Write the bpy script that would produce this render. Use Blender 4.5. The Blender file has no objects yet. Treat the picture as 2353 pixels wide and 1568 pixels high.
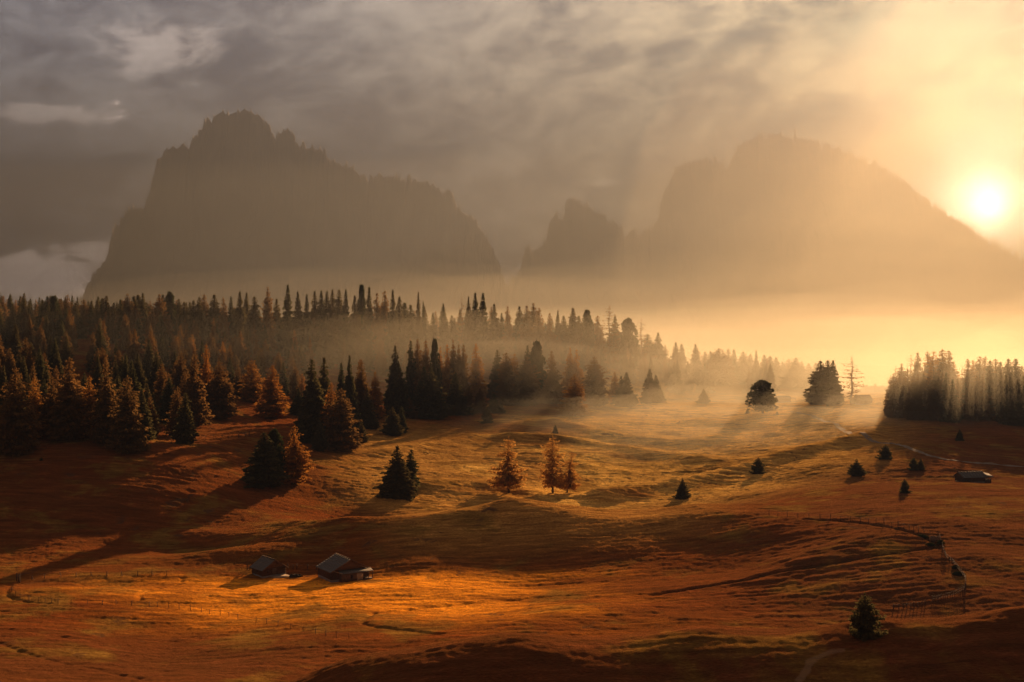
import bpy, bmesh, math, random
import numpy as np
from mathutils import Vector
R = math.radians
S = bpy.context.scene
C = S.collection

# ------------------------------------------------------------------ camera
F = 2800.0          # focal length in the units of a 2353-wide photograph
CX, EYE = 1176.5, 720.0
cam_d = bpy.data.cameras.new('camera'); cam = bpy.data.objects.new('camera', cam_d); C.objects.link(cam)
cam_d.sensor_width = 36.0; cam_d.lens = 36.0 * F / 2353.0
cam_d.shift_y = -(784.0 - EYE) / 2353.0
cam_d.clip_start = 1.0; cam_d.clip_end = 60000.0
cam.location = (0, 0, 0); cam.rotation_euler = (R(90), 0, 0)
S.camera = cam

# ------------------------------------------------------------------ light
SUN_T = Vector(((2268 - CX) / F, 1.0, (EYE - 469) / F)); SUN_D = SUN_T.normalized()
SUN_AZ = math.atan2(SUN_D.x, SUN_D.y); SUN_EL = math.asin(SUN_D.z)
sun_d = bpy.data.lights.new('sun', 'SUN'); sun = bpy.data.objects.new('sun', sun_d); C.objects.link(sun)
sun_d.energy = 5.0; sun_d.angle = R(0.6); sun_d.color = (1.0, 0.55, 0.25)
SUN_EL = R(11)     # light reaches the basin over the crest
sun.rotation_euler = Vector((math.sin(SUN_AZ), math.cos(SUN_AZ), math.tan(SUN_EL))).to_track_quat('Z', 'Y').to_euler()

S.view_settings.view_transform = 'Standard'; S.view_settings.look = 'None'
S.view_settings.gamma = 1.0; S.view_settings.use_curve_mapping = False
S.view_settings.exposure = 4.75
cy = S.cycles
cy.volume_bounces = 1; cy.max_bounces = 5; cy.diffuse_bounces = 2; cy.glossy_bounces = 1
cy.transmission_bounces = 2; cy.transparent_max_bounces = 96
cy.use_denoising = True
cy.sample_clamp_indirect = 4.0

class NT:
    """small helper for node trees"""
    def __init__(s, tree): s.t = tree; s.n = tree.nodes; s.l = tree.links
    def new(s, typ, **kw):
        nd = s.n.new(typ)
        for k, v in kw.items(): setattr(nd, k, v)
        return nd
    def put(s, sock, v):
        if isinstance(v, bpy.types.NodeSocket): s.l.new(v, sock)
        elif v is not None:
            if sock.type == 'RGBA' and len(v) == 3: v = (*v, 1)
            sock.default_value = v
    def m(s, op, a, b=None, c=None, clamp=False):
        nd = s.new('ShaderNodeMath', operation=op, use_clamp=clamp)
        for i, v in enumerate((a, b, c)):
            if v is not None: s.put(nd.inputs[i], v)
        return nd.outputs[0]
    def vm(s, op, a, b=None):
        nd = s.new('ShaderNodeVectorMath', operation=op)
        s.put(nd.inputs[0], a)
        if b is not None: s.put(nd.inputs[1], b)
        return nd.outputs['Value'] if op in ('DOT_PRODUCT', 'LENGTH') else nd.outputs[0]
    def mix(s, f, a, b, mode='MIX'):
        nd = s.new('ShaderNodeMix', data_type='RGBA', blend_type=mode)
        s.put(nd.inputs[0], f); s.put(nd.inputs[6], a); s.put(nd.inputs[7], b)
        return nd.outputs[2]
    def noise(s, vec, scale, detail=4, rough=.55, dist=0, dim='3D'):
        nd = s.new('ShaderNodeTexNoise', noise_dimensions=dim)
        s.put(nd.inputs['Vector'], vec); nd.inputs['Scale'].default_value = scale
        nd.inputs['Detail'].default_value = detail; nd.inputs['Roughness'].default_value = rough
        nd.inputs['Distortion'].default_value = dist
        return nd.outputs[0]
    def ramp(s, f, stops, interp='LINEAR'):
        nd = s.new('ShaderNodeValToRGB'); cr = nd.color_ramp; cr.interpolation = interp
        while len(cr.elements) < len(stops): cr.elements.new(.5)
        for e, (p, c) in zip(cr.elements, stops):
            e.position = p; e.color = (c, c, c, 1) if isinstance(c, (int, float)) else (*c, 1)
        s.put(nd.inputs[0], f)
        return nd.outputs[0]
    def mr(s, f, a, b, c=0., d=1., smooth=True):
        nd = s.new('ShaderNodeMapRange', interpolation_type='SMOOTHSTEP' if smooth else 'LINEAR')
        for i, v in enumerate((f, a, b, c, d)): s.put(nd.inputs[i], v)
        return nd.outputs[0]
    def comb(s, x, y, z):
        nd = s.new('ShaderNodeCombineXYZ')
        for i, v in enumerate((x, y, z)): s.put(nd.inputs[i], v)
        return nd.outputs[0]

# ------------------------------------------------------------------ sky
world = bpy.data.worlds.new('World'); S.world = world; world.use_nodes = True
W = NT(world.node_tree); W.n.clear()
tc = W.new('ShaderNodeTexCoord').outputs['Generated']
sep = W.new('ShaderNodeSeparateXYZ'); W.put(sep.inputs[0], tc)
dx, dy, dz = sep.outputs
az = W.m('ARCTAN2', dx, dy)                        # radians, 0 straight ahead, + to the right
el = W.m('ARCSINE', dz)
ang = W.m('ARCCOSINE', W.m('MINIMUM', W.vm('DOT_PRODUCT', tc, tuple(SUN_D)), 0.999999))
near = W.m('EXPONENT', W.m('MULTIPLY', ang, -1 / 0.33))
base = W.mix(W.m('MULTIPLY', near, 1.25, clamp=True), (.056, .078, .150), (.40, .34, .23))
base = W.mix(W.mr(near, .0, .12), (.075, .07, .085), base)
sky = W.new('ShaderNodeTexSky', sky_type='NISHITA', sun_disc=False, sun_elevation=SUN_EL, sun_rotation=SUN_AZ,
            air_density=1.6, dust_density=4.0, ozone_density=1.0)
nish = W.mix(1.0, sky.outputs[0], (.005, .0055, .006), 'MULTIPLY')
# cloud sheet: stretched noise over azimuth and elevation
cv = W.comb(W.m('ADD', W.m('MULTIPLY', az, 6.5), W.m('MULTIPLY', el, -3.0)), W.m('MULTIPLY', el, 11.0), 0.0)
n1 = W.noise(cv, 1.0, 8, .60, .35)
n2 = W.noise(W.vm('ADD', cv, (7.3, 2.1, 4.)), 3.1, 8, .62, .5)
cl = W.m('ADD', W.m('MULTIPLY', n1, .62), W.m('MULTIPLY', n2, .38))
sheet = W.mr(cl, .40, .60)
def blob(a0, e0, wa, we, k, nz=1.3):
    """a bank of cloud at azimuth a0, elevation e0 with ragged edges"""
    a = W.m('DIVIDE', W.m('SUBTRACT', az, a0), wa); e = W.m('DIVIDE', W.m('SUBTRACT', el, e0), we)
    r2 = W.m('ADD', W.m('MULTIPLY', a, a), W.m('MULTIPLY', e, e))
    v = W.m('SUBTRACT', W.m('EXPONENT', W.m('MULTIPLY', r2, -1.0)), W.m('MULTIPLY', W.m('SUBTRACT', .62, cl), nz * 2.2))
    return W.m('MULTIPLY', W.mr(v, .0, .55), k)
def uv(u, v): return (math.atan((u - CX) / F), math.atan((EYE - v) / F * math.cos(math.atan((u - CX) / F))))
banks = [(430, 110, .085, .032, .55), (100, 262, .055, .010, .7), (60, 640, .075, .022, 2.6), (200, 575, .035, .010, 2.0),
         (1400, 420, .016, .005, .7), (1150, 380, .06, .02, .35)]
tot = None
for (u, v, wa, we, k) in banks:
    b = blob(*uv(u, v), wa, we, k, 2.0); tot = b if tot is None else W.m('ADD', tot, b)
cloudc = W.mix(W.m('MULTIPLY', near, 1.6, clamp=True), (2.3, 1.75, 1.45), (2.0, 1.6, 1.1))
col = W.mix(1.0, base, nish, 'ADD')
col = W.mix(1.0, col, W.mix(sheet, (.54, .58, .66), (2.1, 1.9, 1.6)), 'MULTIPLY')
col = W.mix(1.0, col, W.mix(W.m('MULTIPLY', tot, .25, clamp=True), (0, 0, 0), cloudc), 'ADD')
gap = blob(*uv(2130, 60), .10, .03, 1.0, 1.0)
col = W.mix(W.m('MULTIPLY', gap, .5, clamp=True), col, (.42, .44, .30))
halo = W.m('ADD', W.m('MULTIPLY', W.m('EXPONENT', W.m('MULTIPLY', ang, -1 / .042)), 5.0),
           W.m('MULTIPLY', W.m('EXPONENT', W.m('MULTIPLY', ang, -1 / .0150)), 48.0))
hc = W.mix(1.0, (1.0, .86, .58), W.comb(halo, halo, halo), 'MULTIPLY')
col = W.mix(1.0, col, hc, 'ADD')
# dim the dome behind the viewer and below the horizon
col = W.mix(W.mr(el, .30, .75), col, W.mix(1.0, col, (1.0, .78, .58), 'MULTIPLY'))
col = W.mix(W.mr(dy, .45, .0), col, W.mix(1.0, col, (.5, .42, .34), 'MULTIPLY'))
col = W.mix(W.mr(el, -.12, -.01), (.03, .022, .016), col)
bg = W.new('ShaderNodeBackground'); W.put(bg.inputs[0], col); bg.inputs[1].default_value = 0.135
W.put(W.new('ShaderNodeOutputWorld').inputs[0], bg.outputs[0])
world.cycles.sampling_method = 'MANUAL'; world.cycles.sample_map_resolution = 512

# ------------------------------------------------------------------ noise and terrain height
def _h(ix, iy, seed):
    h = (ix.astype(np.int64) * 374761393 + iy.astype(np.int64) * 668265263 + seed * 974634777) & 0xFFFFFFFF
    h = ((h ^ (h >> 13)) * 1274126177) & 0xFFFFFFFF
    return ((h ^ (h >> 16)) & 0xFFFF) / 65535.0 * 2 * np.pi
def perlin(x, y, seed=0):
    x0 = np.floor(x); y0 = np.floor(y); fx = x - x0; fy = y - y0
    sx = fx * fx * fx * (fx * (fx * 6 - 15) + 10); sy = fy * fy * fy * (fy * (fy * 6 - 15) + 10)
    def g(dx_, dy_):
        a = _h(x0 + dx_, y0 + dy_, seed)
        return np.cos(a) * (fx - dx_) + np.sin(a) * (fy - dy_)
    a = g(0, 0); b = g(1, 0); c = g(0, 1); d = g(1, 1)
    return ((a + (b - a) * sx) + ((c + (d - c) * sx) - (a + (b - a) * sx)) * sy) * 1.5
def fbm(x, y, seed=0, octs=4, gain=.5, lac=2.03):
    s = 0; a = 1.0
    for i in range(octs):
        s = s + a * perlin(x, y, seed + i * 17); x = x * lac; y = y * lac; a *= gain
    return s

# control heights: (bearing column, distance, row at which that ground would be seen)
CP = []
def col_(u, pts):
    for (y, v) in pts: CP.append(((u - CX) / F, y, -(v - EYE) * y / F))
for u in (-500, 0, 588, 1176, 1764, 2353, 2850):
    CP.append(((u - CX) / F, 12., -5.)); CP.append(((u - CX) / F, 30., -12.5)); CP.append(((u - CX) / F, 70., -28.)); CP.append(((u - CX) / F, 105., -42.)); CP.append(((u - CX) / F, 120., -46.5))
col_(-400, [(132, 1700), (160, 1660), (200, 1560), (260, 1415), (330, 1290), (365, 1160), (400, 1060), (430, 1000), (560, 860), (700, 780), (1000, 760)])
col_(0, [(132, 1740), (160, 1680), (195, 1568), (230, 1480), (262, 1402), (300, 1325), (333, 1262), (366, 1150), (402, 1052), (432, 1000), (560, 862), (700, 770), (1000, 768)])
col_(400, [(132, 1740), (160, 1660), (200, 1560), (230, 1490), (262, 1405), (300, 1325), (335, 1272), (372, 1160), (408, 1060), (470, 985), (590, 880), (720, 782), (1000, 775)])
col_(800, [(132, 1740), (147, 1620), (162, 1518), (188, 1590), (225, 1475), (262, 1400), (300, 1328), (322, 1262), (342, 1194), (372, 1205), (420, 1118), (470, 1060), (600, 950), (700, 880), (780, 828), (815, 812), (860, 790), (900, 768), (1050, 770)])
col_(1176, [(132, 1720), (146, 1600), (162, 1457), (188, 1560), (235, 1450), (262, 1400), (290, 1352), (312, 1275), (335, 1200), (352, 1143), (372, 1178), (420, 1148), (450, 1112), (500, 1060), (600, 975), (700, 922), (800, 870), (870, 800), (920, 778), (1050, 780)])
col_(1600, [(132, 1710), (146, 1590), (162, 1434), (188, 1545), (240, 1430), (262, 1375), (290, 1312), (315, 1235), (335, 1172), (350, 1152), (375, 1190), (420, 1155), (470, 1102), (540, 1042), (620, 985), (770, 925), (850, 905), (920, 865), (1050, 865)])
col_(2000, [(132, 1700), (146, 1580), (162, 1414), (188, 1530), (250, 1380), (270, 1318), (292, 1250), (315, 1196), (390, 1120), (460, 1068), (520, 1020), (600, 972), (700, 925), (850, 908), (1000, 900)])
col_(2353, [(132, 1700), (146, 1575), (162, 1397), (188, 1510), (250, 1365), (286, 1262), (317, 1182), (400, 1112), (480, 1070), (540, 1005), (600, 952), (720, 905), (850, 888), (1000, 890)])
col_(2800, [(132, 1695), (146, 1570), (162, 1388), (188, 1500), (250, 1355), (286, 1255), (317, 1180), (400, 1108), (480, 1060), (600, 950), (720, 900), (850, 880), (1000, 880)])
CP = np.array(CP)
def _pq(x, y):
    yy = np.maximum(y, 8.0)
    return np.stack([x / yy * 4.0, np.log(yy) * 3.2], -1)
_P = _pq(CP[:, 0] * CP[:, 1], CP[:, 1]); _n = len(_P)
def _k(r2): return .5 * r2 * np.log(r2 + 1e-9)
_A = np.zeros((_n + 3, _n + 3)); _A[:_n, :_n] = _k(((_P[:, None] - _P[None]) ** 2).sum(-1)) + np.eye(_n) * 2e-4
_A[:_n, _n] = 1; _A[:_n, _n + 1:] = _P; _A[_n, :_n] = 1; _A[_n + 1:, :_n] = _P.T
_w = np.linalg.solve(_A, np.concatenate([CP[:, 2] / np.maximum(CP[:, 1], 8) , [0, 0, 0]]))   # interpolate drop / distance
def tps(x, y):
    shp = np.shape(x); p = _pq(x, y).reshape(-1, 2); out = np.empty(len(p))
    for i in range(0, len(p), 60000):
        q = p[i:i + 60000]
        out[i:i + 60000] = _k(((q[:, None] - _P[None]) ** 2).sum(-1)) @ _w[:_n] + _w[_n] + q @ _w[_n + 1:]
    return out.reshape(shp) * np.maximum(y, 8)
def sm(a, b, v):
    t = np.clip((v - a) / (b - a), 0, 1); return t * t * (3 - 2 * t)
def wp(u, y): return ((u - CX) / F * y, y)
def seg_dist(x, y, pts):
    """distance to a polyline and the position along it"""
    best = np.full(np.shape(x), 1e9)
    for (ax, ay), (bx, by) in zip(pts[:-1], pts[1:]):
        vx, vy = bx - ax, by - ay; L = vx * vx + vy * vy
        t = np.clip(((x - ax) * vx + (y - ay) * vy) / L, 0, 1)
        best = np.minimum(best, np.hypot(x - ax - t * vx, y - ay - t * vy))
    return best
# (centre u, distance, half width across, half depth, turn, height)
BUMPS = []
def bump(u, y, wx, wy, rot, h): BUMPS.append((*wp(u, y), wx, wy, rot, h))
DITCH = []      # polylines of ditches: (points, half width, depth)
def smooth_line(pts, n=10):
    """Catmull-Rom through points"""
    p = [pts[0]] + list(pts) + [pts[-1]]; out = []
    for i in range(1, len(p) - 2):
        a, b, c, d = map(np.array, p[i - 1:i + 3])
        for k in range(n):
            t = k / n
            out.append(tuple(.5 * ((2 * b) + (-a + c) * t + (2 * a - 5 * b + 4 * c - d) * t * t + (-a + 3 * b - 3 * c + d) * t ** 3)))
    out.append(tuple(p[-1])); return out

def H0(x, y):
    x = np.asarray(x, float); y = np.asarray(y, float)
    z = tps(x, np.minimum(y, 1150.))
    for (bx, by, wx, wy, rot, h) in BUMPS:
        c, s = math.cos(rot), math.sin(rot); ux = (x - bx) * c + (y - by) * s; uy = -(x - bx) * s + (y - by) * c
        z = z + h * np.exp(-(ux / wx) ** 2 - (uy / wy) ** 2)
    far = -150 + 60 * sm(1500, 4500, y) + 45 * fbm(x / 900, y / 900, 5, 3)
    f = sm(1000, 1600, y)
    return z * (1 - f) + far * f
def H(x, y, micro=True):
    z = H0(x, y); x = np.asarray(x, float); y = np.asarray(y, float)
    k = sm(60, 200, y) * (1 - sm(1200, 2500, y)) + .02
    z = z + k * 1.3 * fbm(x / 75, y / 75, 11, 2)
    z = z + k * .55 * perlin(x / 26 + .3 * perlin(x / 40, y / 40, 9), y / 15, 21)
    if micro:
        a = sm(-.25, .5, fbm(x / 60, y / 60, 77, 2)) * .6 + .4
        k = k * (1 + .9 * sm(385, 440, y) * (1 - sm(640, 800, y))); tu = np.abs(perlin(x / 13. + .4 * perlin(x / 9, y / 9, 8), y / 3.4, 31)); z = z + k * a * (.34 * tu)
        z = z + k * .11 * perlin(x / 3.4, y / 1.8, 41) + k * .07 * perlin(x / 1.1, y / 1.1, 51)
    for pts, w, d in DITCH:
        pa = np.array(pts); m = (x > pa[:, 0].min() - 3 * w) & (x < pa[:, 0].max() + 3 * w) & (y > pa[:, 1].min() - 3 * w) & (y < pa[:, 1].max() + 3 * w)
        if np.any(m):
            if z.shape:
                z[m] -= d * np.exp(-(seg_dist(x[m], y[m], pts) / w) ** 2)
            else: z = z - d * np.exp(-(seg_dist(x, y, pts) / w) ** 2)
    return z
def hit(u, v, y0=120., y1=1100.):
    """the ground point seen on that bearing (first crossing)"""
    ys = np.linspace(y0, y1, 2200); t = (u - CX) / F
    g = H(ys * t, ys, False) - (-(v - EYE) / F * ys)
    i = np.argmax(g > 0) if np.any(g > 0) else len(ys) - 1
    return ys[i] * t, ys[i]
bump(520, 322, 20, 9, .1, 2.6); bump(600, 340, 26, 8, -.25, 1.8)
bump(300, 292, 40, 7, .0, -1.0)                    # the hollow behind the meadow with the huts
bump(900, 283, 32, 12, -.05, 1.3)                   # gold slope beside the barn
RIDGES = [([wp(1385, 430), wp(1480, 444), wp(1600, 462), wp(1750, 492), wp(1900, 520), wp(2000, 535)], 7.5, -3.9),
          ([wp(1290, 610), wp(1420, 585), wp(1560, 572), wp(1640, 575)], 9, -3.3),
          ([wp(1180, 560), wp(1330, 560), wp(1480, 540), wp(1600, 520)], 8, -2.7),
          ([wp(1600, 640), wp(1760, 620), wp(1900, 600)], 9, -2.4),
          ([wp(960, 430), wp(1100, 440), wp(1220, 432)], 7, -1.8),
          ([wp(660, 352), wp(800, 345), wp(950, 342), wp(1040, 344)], 6, -1.5),
          ([wp(1080, 560), wp(960, 520), wp(860, 490)], 6, -1.5)]
DITCH += [(smooth_line(p, 6), w, d * .75) for p, w, d in RIDGES]
# brooks and ditches cut in the grass: drawn once on the ground, then carved
def ground_line(uvs, n=8): return smooth_line([hit(u, v) for u, v in uvs], n)
BROOKS = [
    (ground_line([(2160, 1258), (2100, 1266), (2000, 1279), (1880, 1300), (1780, 1318), (1700, 1336), (1600, 1352), (1500, 1368)]), 0.80, 0.55),
    (ground_line([(1850, 1194), (1950, 1200), (2040, 1212), (2100, 1226), (2140, 1244), (2158, 1258)]), 0.88, 0.50),
    (ground_line([(860, 1409), (838, 1422), (834, 1432), (856, 1440), (940, 1450), (1010, 1457)]), 0.80, 0.61),
    (ground_line([(1260, 1371), (1120, 1385), (980, 1399), (862, 1408)]), 0.96, 0.50),
    (ground_line([(0, 1478), (60, 1502), (160, 1528), (260, 1548), (330, 1562)]), 0.80, 0.44),
    (ground_line([(420, 1330), (405, 1346), (330, 1362), (322, 1378)]), 0.80, 0.44),
    (ground_line([(24, 1345), (18, 1368), (60, 1384), (120, 1388)]), 0.72, 0.39)]
BROOKS = BROOKS[:2] + [(p, w, d * .55) for p, w, d in BROOKS[2:]]
DITCH += BROOKS
TRACK = ground_line([(1815, 948), (1900, 972), (1985, 998), (2060, 1022), (2130, 1046), (2210, 1062), (2290, 1069), (2420, 1074)])
PATH = ground_line([(1835, 1567), (1852, 1545), (1866, 1524), (1890, 1506), (1935, 1496)])


# ------------------------------------------------------------------ mesh helpers
def link(name, me, mat=None, parent=None):
    o = bpy.data.objects.new(name, me); C.objects.link(o)
    if mat: me.materials.append(mat) if not me.materials else None
    if parent: o.parent = parent
    return o
def mesh_np(name, co, quads, smooth=False):
    me = bpy.data.meshes.new(name); co = np.asarray(co, np.float32); quads = np.asarray(quads, np.int32)
    k = quads.shape[1]
    me.vertices.add(len(co)); me.vertices.foreach_set('co', co.ravel())
    me.loops.add(quads.size); me.loops.foreach_set('vertex_index', quads.ravel())
    me.polygons.add(len(quads)); me.polygons.foreach_set('loop_start', np.arange(0, quads.size, k, dtype=np.int32))
    me.polygons.foreach_set('loop_total', np.full(len(quads), k, np.int32))
    if smooth: me.polygons.foreach_set('use_smooth', np.ones(len(quads), bool))
    me.update(calc_edges=True); return me
def grid_mesh(name, X, Y, Z):
    r, c = X.shape; co = np.stack([X, Y, Z], -1).reshape(-1, 3)
    i = np.arange(r * c).reshape(r, c)
    q = np.stack([i[:-1, :-1], i[:-1, 1:], i[1:, 1:], i[1:, :-1]], -1).reshape(-1, 4)
    return mesh_np(name, co, q, True)
def mat(name):
    m = bpy.data.materials.new(name); m.use_nodes = True; m.node_tree.nodes.clear(); T = NT(m.node_tree)
    return m, T
def principled(T, color, rough=.8, bump=None, bs=.3, bd=.1, **kw):
    p = T.new('ShaderNodeBsdfPrincipled'); T.put(p.inputs['Base Color'], color); T.put(p.inputs['Roughness'], rough)
    p.inputs['Specular IOR Level'].default_value = kw.get('spec', .2)
    if bump is not None:
        b = T.new('ShaderNodeBump'); T.put(b.inputs['Height'], bump); b.inputs['Strength'].default_value = bs; b.inputs['Distance'].default_value = bd
        T.l.new(b.outputs[0], p.inputs['Normal'])
    return p
def out(T, sh): T.l.new(sh.outputs[0], T.new('ShaderNodeOutputMaterial').inputs[0])
def tag(o, label=None, cat=None, group=None, kind=None):
    if label: o['label'] = label
    if cat: o['category'] = cat
    if group: o['group'] = group
    if kind: o['kind'] = kind
    return o

# ------------------------------------------------------------------ ground
def grass_material():
    m, T = mat('autumn_grass')
    pos = T.new('ShaderNodeNewGeometry').outputs['Position']
    flat = T.vm('MULTIPLY', pos, (1, 1, .2))
    big = T.noise(flat, .012, 3, .5, .4); mid = T.noise(T.vm('ADD', flat, (90, 4, 2)), .06, 4, .6, .3)
    fine = T.noise(flat, .9, 5, .65)
    soil = T.new('ShaderNodeAttribute', attribute_name='soil').outputs['Fac']
    tread = T.new('ShaderNodeAttribute', attribute_name='tread').outputs['Fac']
    heath = T.noise(T.vm('ADD', T.vm('MULTIPLY', flat, (1, .8, 1)), (5, 50, 0)), .16, 5, .6, .5)
    where = T.noise(T.vm('ADD', flat, (31, 7, 0)), .022, 2, .5)
    tuft = T.noise(T.vm('MULTIPLY', flat, (1.6, 3.4, 1)), 1.0, 5, .7)
    strk = T.noise(T.vm('ADD', T.vm('MULTIPLY', flat, (.10, .55, 1)), (3, 3, 0)), 1.0, 5, .65, .4)
    rust = T.new('ShaderNodeAttribute', attribute_name='rust').outputs['Fac']
    c = T.mix(T.mr(big, .35, .65), (.150, .028, .0035), (.140, .038, .005))
    sunlit_straw = T.new('ShaderNodeAttribute', attribute_name='sunlit_straw').outputs['Fac']
    sunlit_hay = T.new('ShaderNodeAttribute', attribute_name='sunlit_hay').outputs['Fac']
    c = T.mix(sunlit_straw, c, (.90, .33, .018))  # yellow meadow, raised further to paint the sunlit patch by the huts
    c = T.mix(sunlit_hay, c, (.86, .53, .12))  # pale gold grass, lightened so sun on the basin is painted in
    c = T.mix(rust, c, (.085, .024, .009))  # red-brown grass, darkened as well to stand in for missing shade
    c = T.mix(T.m('MULTIPLY', T.mr(mid, .50, .66), .8), c, (.17, .105, .018))
    def tint(f, k): return T.mix(f, c, T.mix(1.0, c, k, 'MULTIPLY'))
    c = tint(T.mr(strk, .50, .66), (1.8, 1.85, 1.9)); c = tint(T.mr(strk, .50, .34), (.50, .46, .45))
    c = tint(T.mr(tuft, .50, .68), (1.7, 1.75, 1.9)); c = tint(T.mr(tuft, .48, .32), (.55, .50, .50))
    c = T.mix(T.m('MULTIPLY', T.mr(T.m('MULTIPLY', T.m('ADD', fine, tuft), .5), .48, .34), .75), c, (.085, .036, .010))
    hm = T.m('MULTIPLY', T.mr(heath, .60, .66), T.mr(where, .5, .6))
    c = T.mix(T.m('MULTIPLY', hm, .85), c, (.055, .032, .022))
    c = T.mix(T.m('MULTIPLY', soil, .9), c, (.030, .018, .010))
    c = T.mix(T.m('MULTIPLY', tread, .35), c, (.42, .30, .19))
    p = principled(T, c, .9, T.m('ADD', T.noise(flat, 2.2, 5, .7), T.m('MULTIPLY', tuft, 1.3)), .8, .40, spec=.0)
    p.inputs['Sheen Weight'].default_value = .22; p.inputs['Sheen Roughness'].default_value = .5
    T.put(p.inputs['Sheen Tint'], (1.0, .48, .16))
    out(T, p); return m
M_GRASS = grass_material()
ys = np.concatenate([np.geomspace(6, 118, 60, endpoint=False), np.geomspace(118, 1150, 1150, endpoint=False), np.geomspace(1150, 9000, 110)])
ts = np.concatenate([np.linspace(-1.3, -.50, 60, endpoint=False), np.linspace(-.50, .50, 1350, endpoint=False), np.linspace(.50, 1.3, 61)])
YY, TT = np.meshgrid(ys, ts, indexing='ij'); XX = TT * YY
ZZ = H(XX, YY)
gm = grid_mesh('ground', XX, YY, ZZ)
def paint(name, lines, w, rough=.5):
    a = np.zeros(XX.shape, np.float32)
    for pts in lines:
        pa = np.array(pts); m = (XX > pa[:, 0].min() - 6) & (XX < pa[:, 0].max() + 6) & (YY > pa[:, 1].min() - 6) & (YY < pa[:, 1].max() + 6)
        wv = w * (1 + rough * perlin(XX[m] / 1.7, YY[m] / 1.7, 5))
        a[m] = np.maximum(a[m], 1 - sm(.7, 1.3, seg_dist(XX[m], YY[m], pts) / wv))
    at = gm.attributes.new(name, 'FLOAT', 'POINT'); at.data.foreach_set('value', a.ravel())
paint('soil', [b[0] for b in BROOKS[:2]], .55, 1.1); paint('tread', [PATH], .5)
_u = XX / YY * F + CX
rust_shade = sm(1350, 2250, _u + 160 * fbm(XX / 50, YY / 50, 61, 3)) * (1 - sm(360, 560, YY)) + .9 * (1 - sm(158, 172, YY)) + .9 * (1 - sm(215, 262, YY)) * (1 - sm(500, 1100, _u)) + .35 * sm(1500, 2300, _u) * (1 - sm(560, 700, YY)) + .55 * sm(900, 100, _u) * sm(310, 350, YY) * (1 - sm(700, 900, YY))  # red-brown grass mask, also laying painted shade on the dim ground
hv = .85 * sm(1150, 1450, _u + 300 * fbm(XX / 60, YY / 40, 66, 3)) * (1 - sm(1900, 2200, _u)) * sm(385, 430, YY) * (1 - sm(760, 950, YY)) + .5 * sm(700, 900, _u) * (1 - sm(1250, 1500, _u)) * sm(385, 410, YY) * (1 - sm(520, 620, YY)) + .7 * sm(560, 640, _u) * sm(760, 790, YY) * (1 - sm(860, 900, YY)) * (1 - sm(950, 1100, _u)) + .35 * sm(800, 1000, _u) * (1 - sm(1500, 1800, _u)) * sm(300, 340, YY) * (1 - sm(385, 410, YY))  # where the pale grass also carries painted sunlight
at = gm.attributes.new('sunlit_hay', 'FLOAT', 'POINT'); at.data.foreach_set('value', np.clip(hv, 0, 1).astype(np.float32).ravel())
sv = sm(60, 620, _u + 160 * fbm(XX / 30, YY / 18, 65, 3)) * (1 - sm(950, 1550, _u + 150 * fbm(XX / 24, YY / 12, 68, 3))) * sm(232, 272, YY + .012 * (_u - 700) + 9 * fbm(XX / 22, YY / 12, 67, 3)) * (1 - sm(294, 306, YY))  # extent of the painted sunlight on the yellow meadow
at = gm.attributes.new('sunlit_straw', 'FLOAT', 'POINT'); at.data.foreach_set('value', np.clip(sv, 0, 1).astype(np.float32).ravel())
at = gm.attributes.new('rust', 'FLOAT', 'POINT'); at.data.foreach_set('value', np.clip(rust_shade, 0, 1).astype(np.float32).ravel())
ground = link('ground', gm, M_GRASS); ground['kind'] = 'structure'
ZMIN = float(ZZ.min())

# ------------------------------------------------------------------ mountains
def rock_material():
    m, T = mat('dolomite_rock')
    pos = T.new('ShaderNodeNewGeometry').outputs['Position']
    n = T.noise(T.vm('MULTIPLY', pos, (1, 1, .35)), .012, 6, .6, .4)
    c = T.mix(T.mr(n, .35, .7), (.16, .15, .135), (.22, .20, .18))
    out(T, principled(T, c, .95, n, .8, 8., spec=.05)); return m
M_ROCK = rock_material()
def massif(name, D, W_, line, fx, fy, cols=900, rows=40, seed=3, jag=13.0, foot=-140.):
    line = [(fx(a), fy(b)) for a, b in line]
    u = np.array([p[0] for p in line]); v = np.array([p[1] for p in line])
    L = np.concatenate([[0], np.cumsum(np.hypot(np.diff(u), np.diff(v)))])
    s = np.linspace(0, L[-1], cols); uu = np.interp(s, L, u); vv = np.interp(s, L, v)
    vv = vv + jag * fbm(s / 8., s * 0 + seed, seed, 5, .65) ; uu = uu + .5 * jag * fbm(s / 13., s * 0 + seed + 9, seed + 3, 3)
    zr = (EYE - vv) / F * D; xr = (uu - CX) / F * D
    k = np.linspace(-1, 1, rows * 2 + 1); k = np.sign(k) * np.abs(k) ** 1.5
    K, Z0 = np.meshgrid(k, zr, indexing='ij'); _, X0 = np.meshgrid(k, xr, indexing='ij')
    prof = np.interp(np.abs(K), [0, .012, .04, .22, .45, .7, 1.0], [1, .955, .88, .52, .27, .10, 0])
    butt = np.abs(fbm(X0 / 260. + .2 * K, K * 1.3 + seed, seed + 30, 4, .55))
    amt = np.clip(np.abs(K) * 6, 0, 1) * (1 - np.clip(np.abs(K) - .75, 0, .25) * 4)
    Z = foot + (Z0 - foot) * prof * (1 - .30 * butt * amt)
    Y = D + K * W_ + amt * 110 * fbm(X0 / 420., K * 2 + seed, seed + 50, 4, .5)
    X = X0 * (1 + K * W_ * .25 / D) + amt * 30 * fbm(X0 / 200., K * 6, seed + 70, 3)
    o = link(name, grid_mesh(name, X, Y, Z), M_ROCK); o['kind'] = 'structure'; return o
fa = (lambda a: a * .5127, lambda b: 201 + b * .5127)
fb = (lambda a: 1091.5 + a * .5361, lambda b: 201 + b * .5361)
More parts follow.
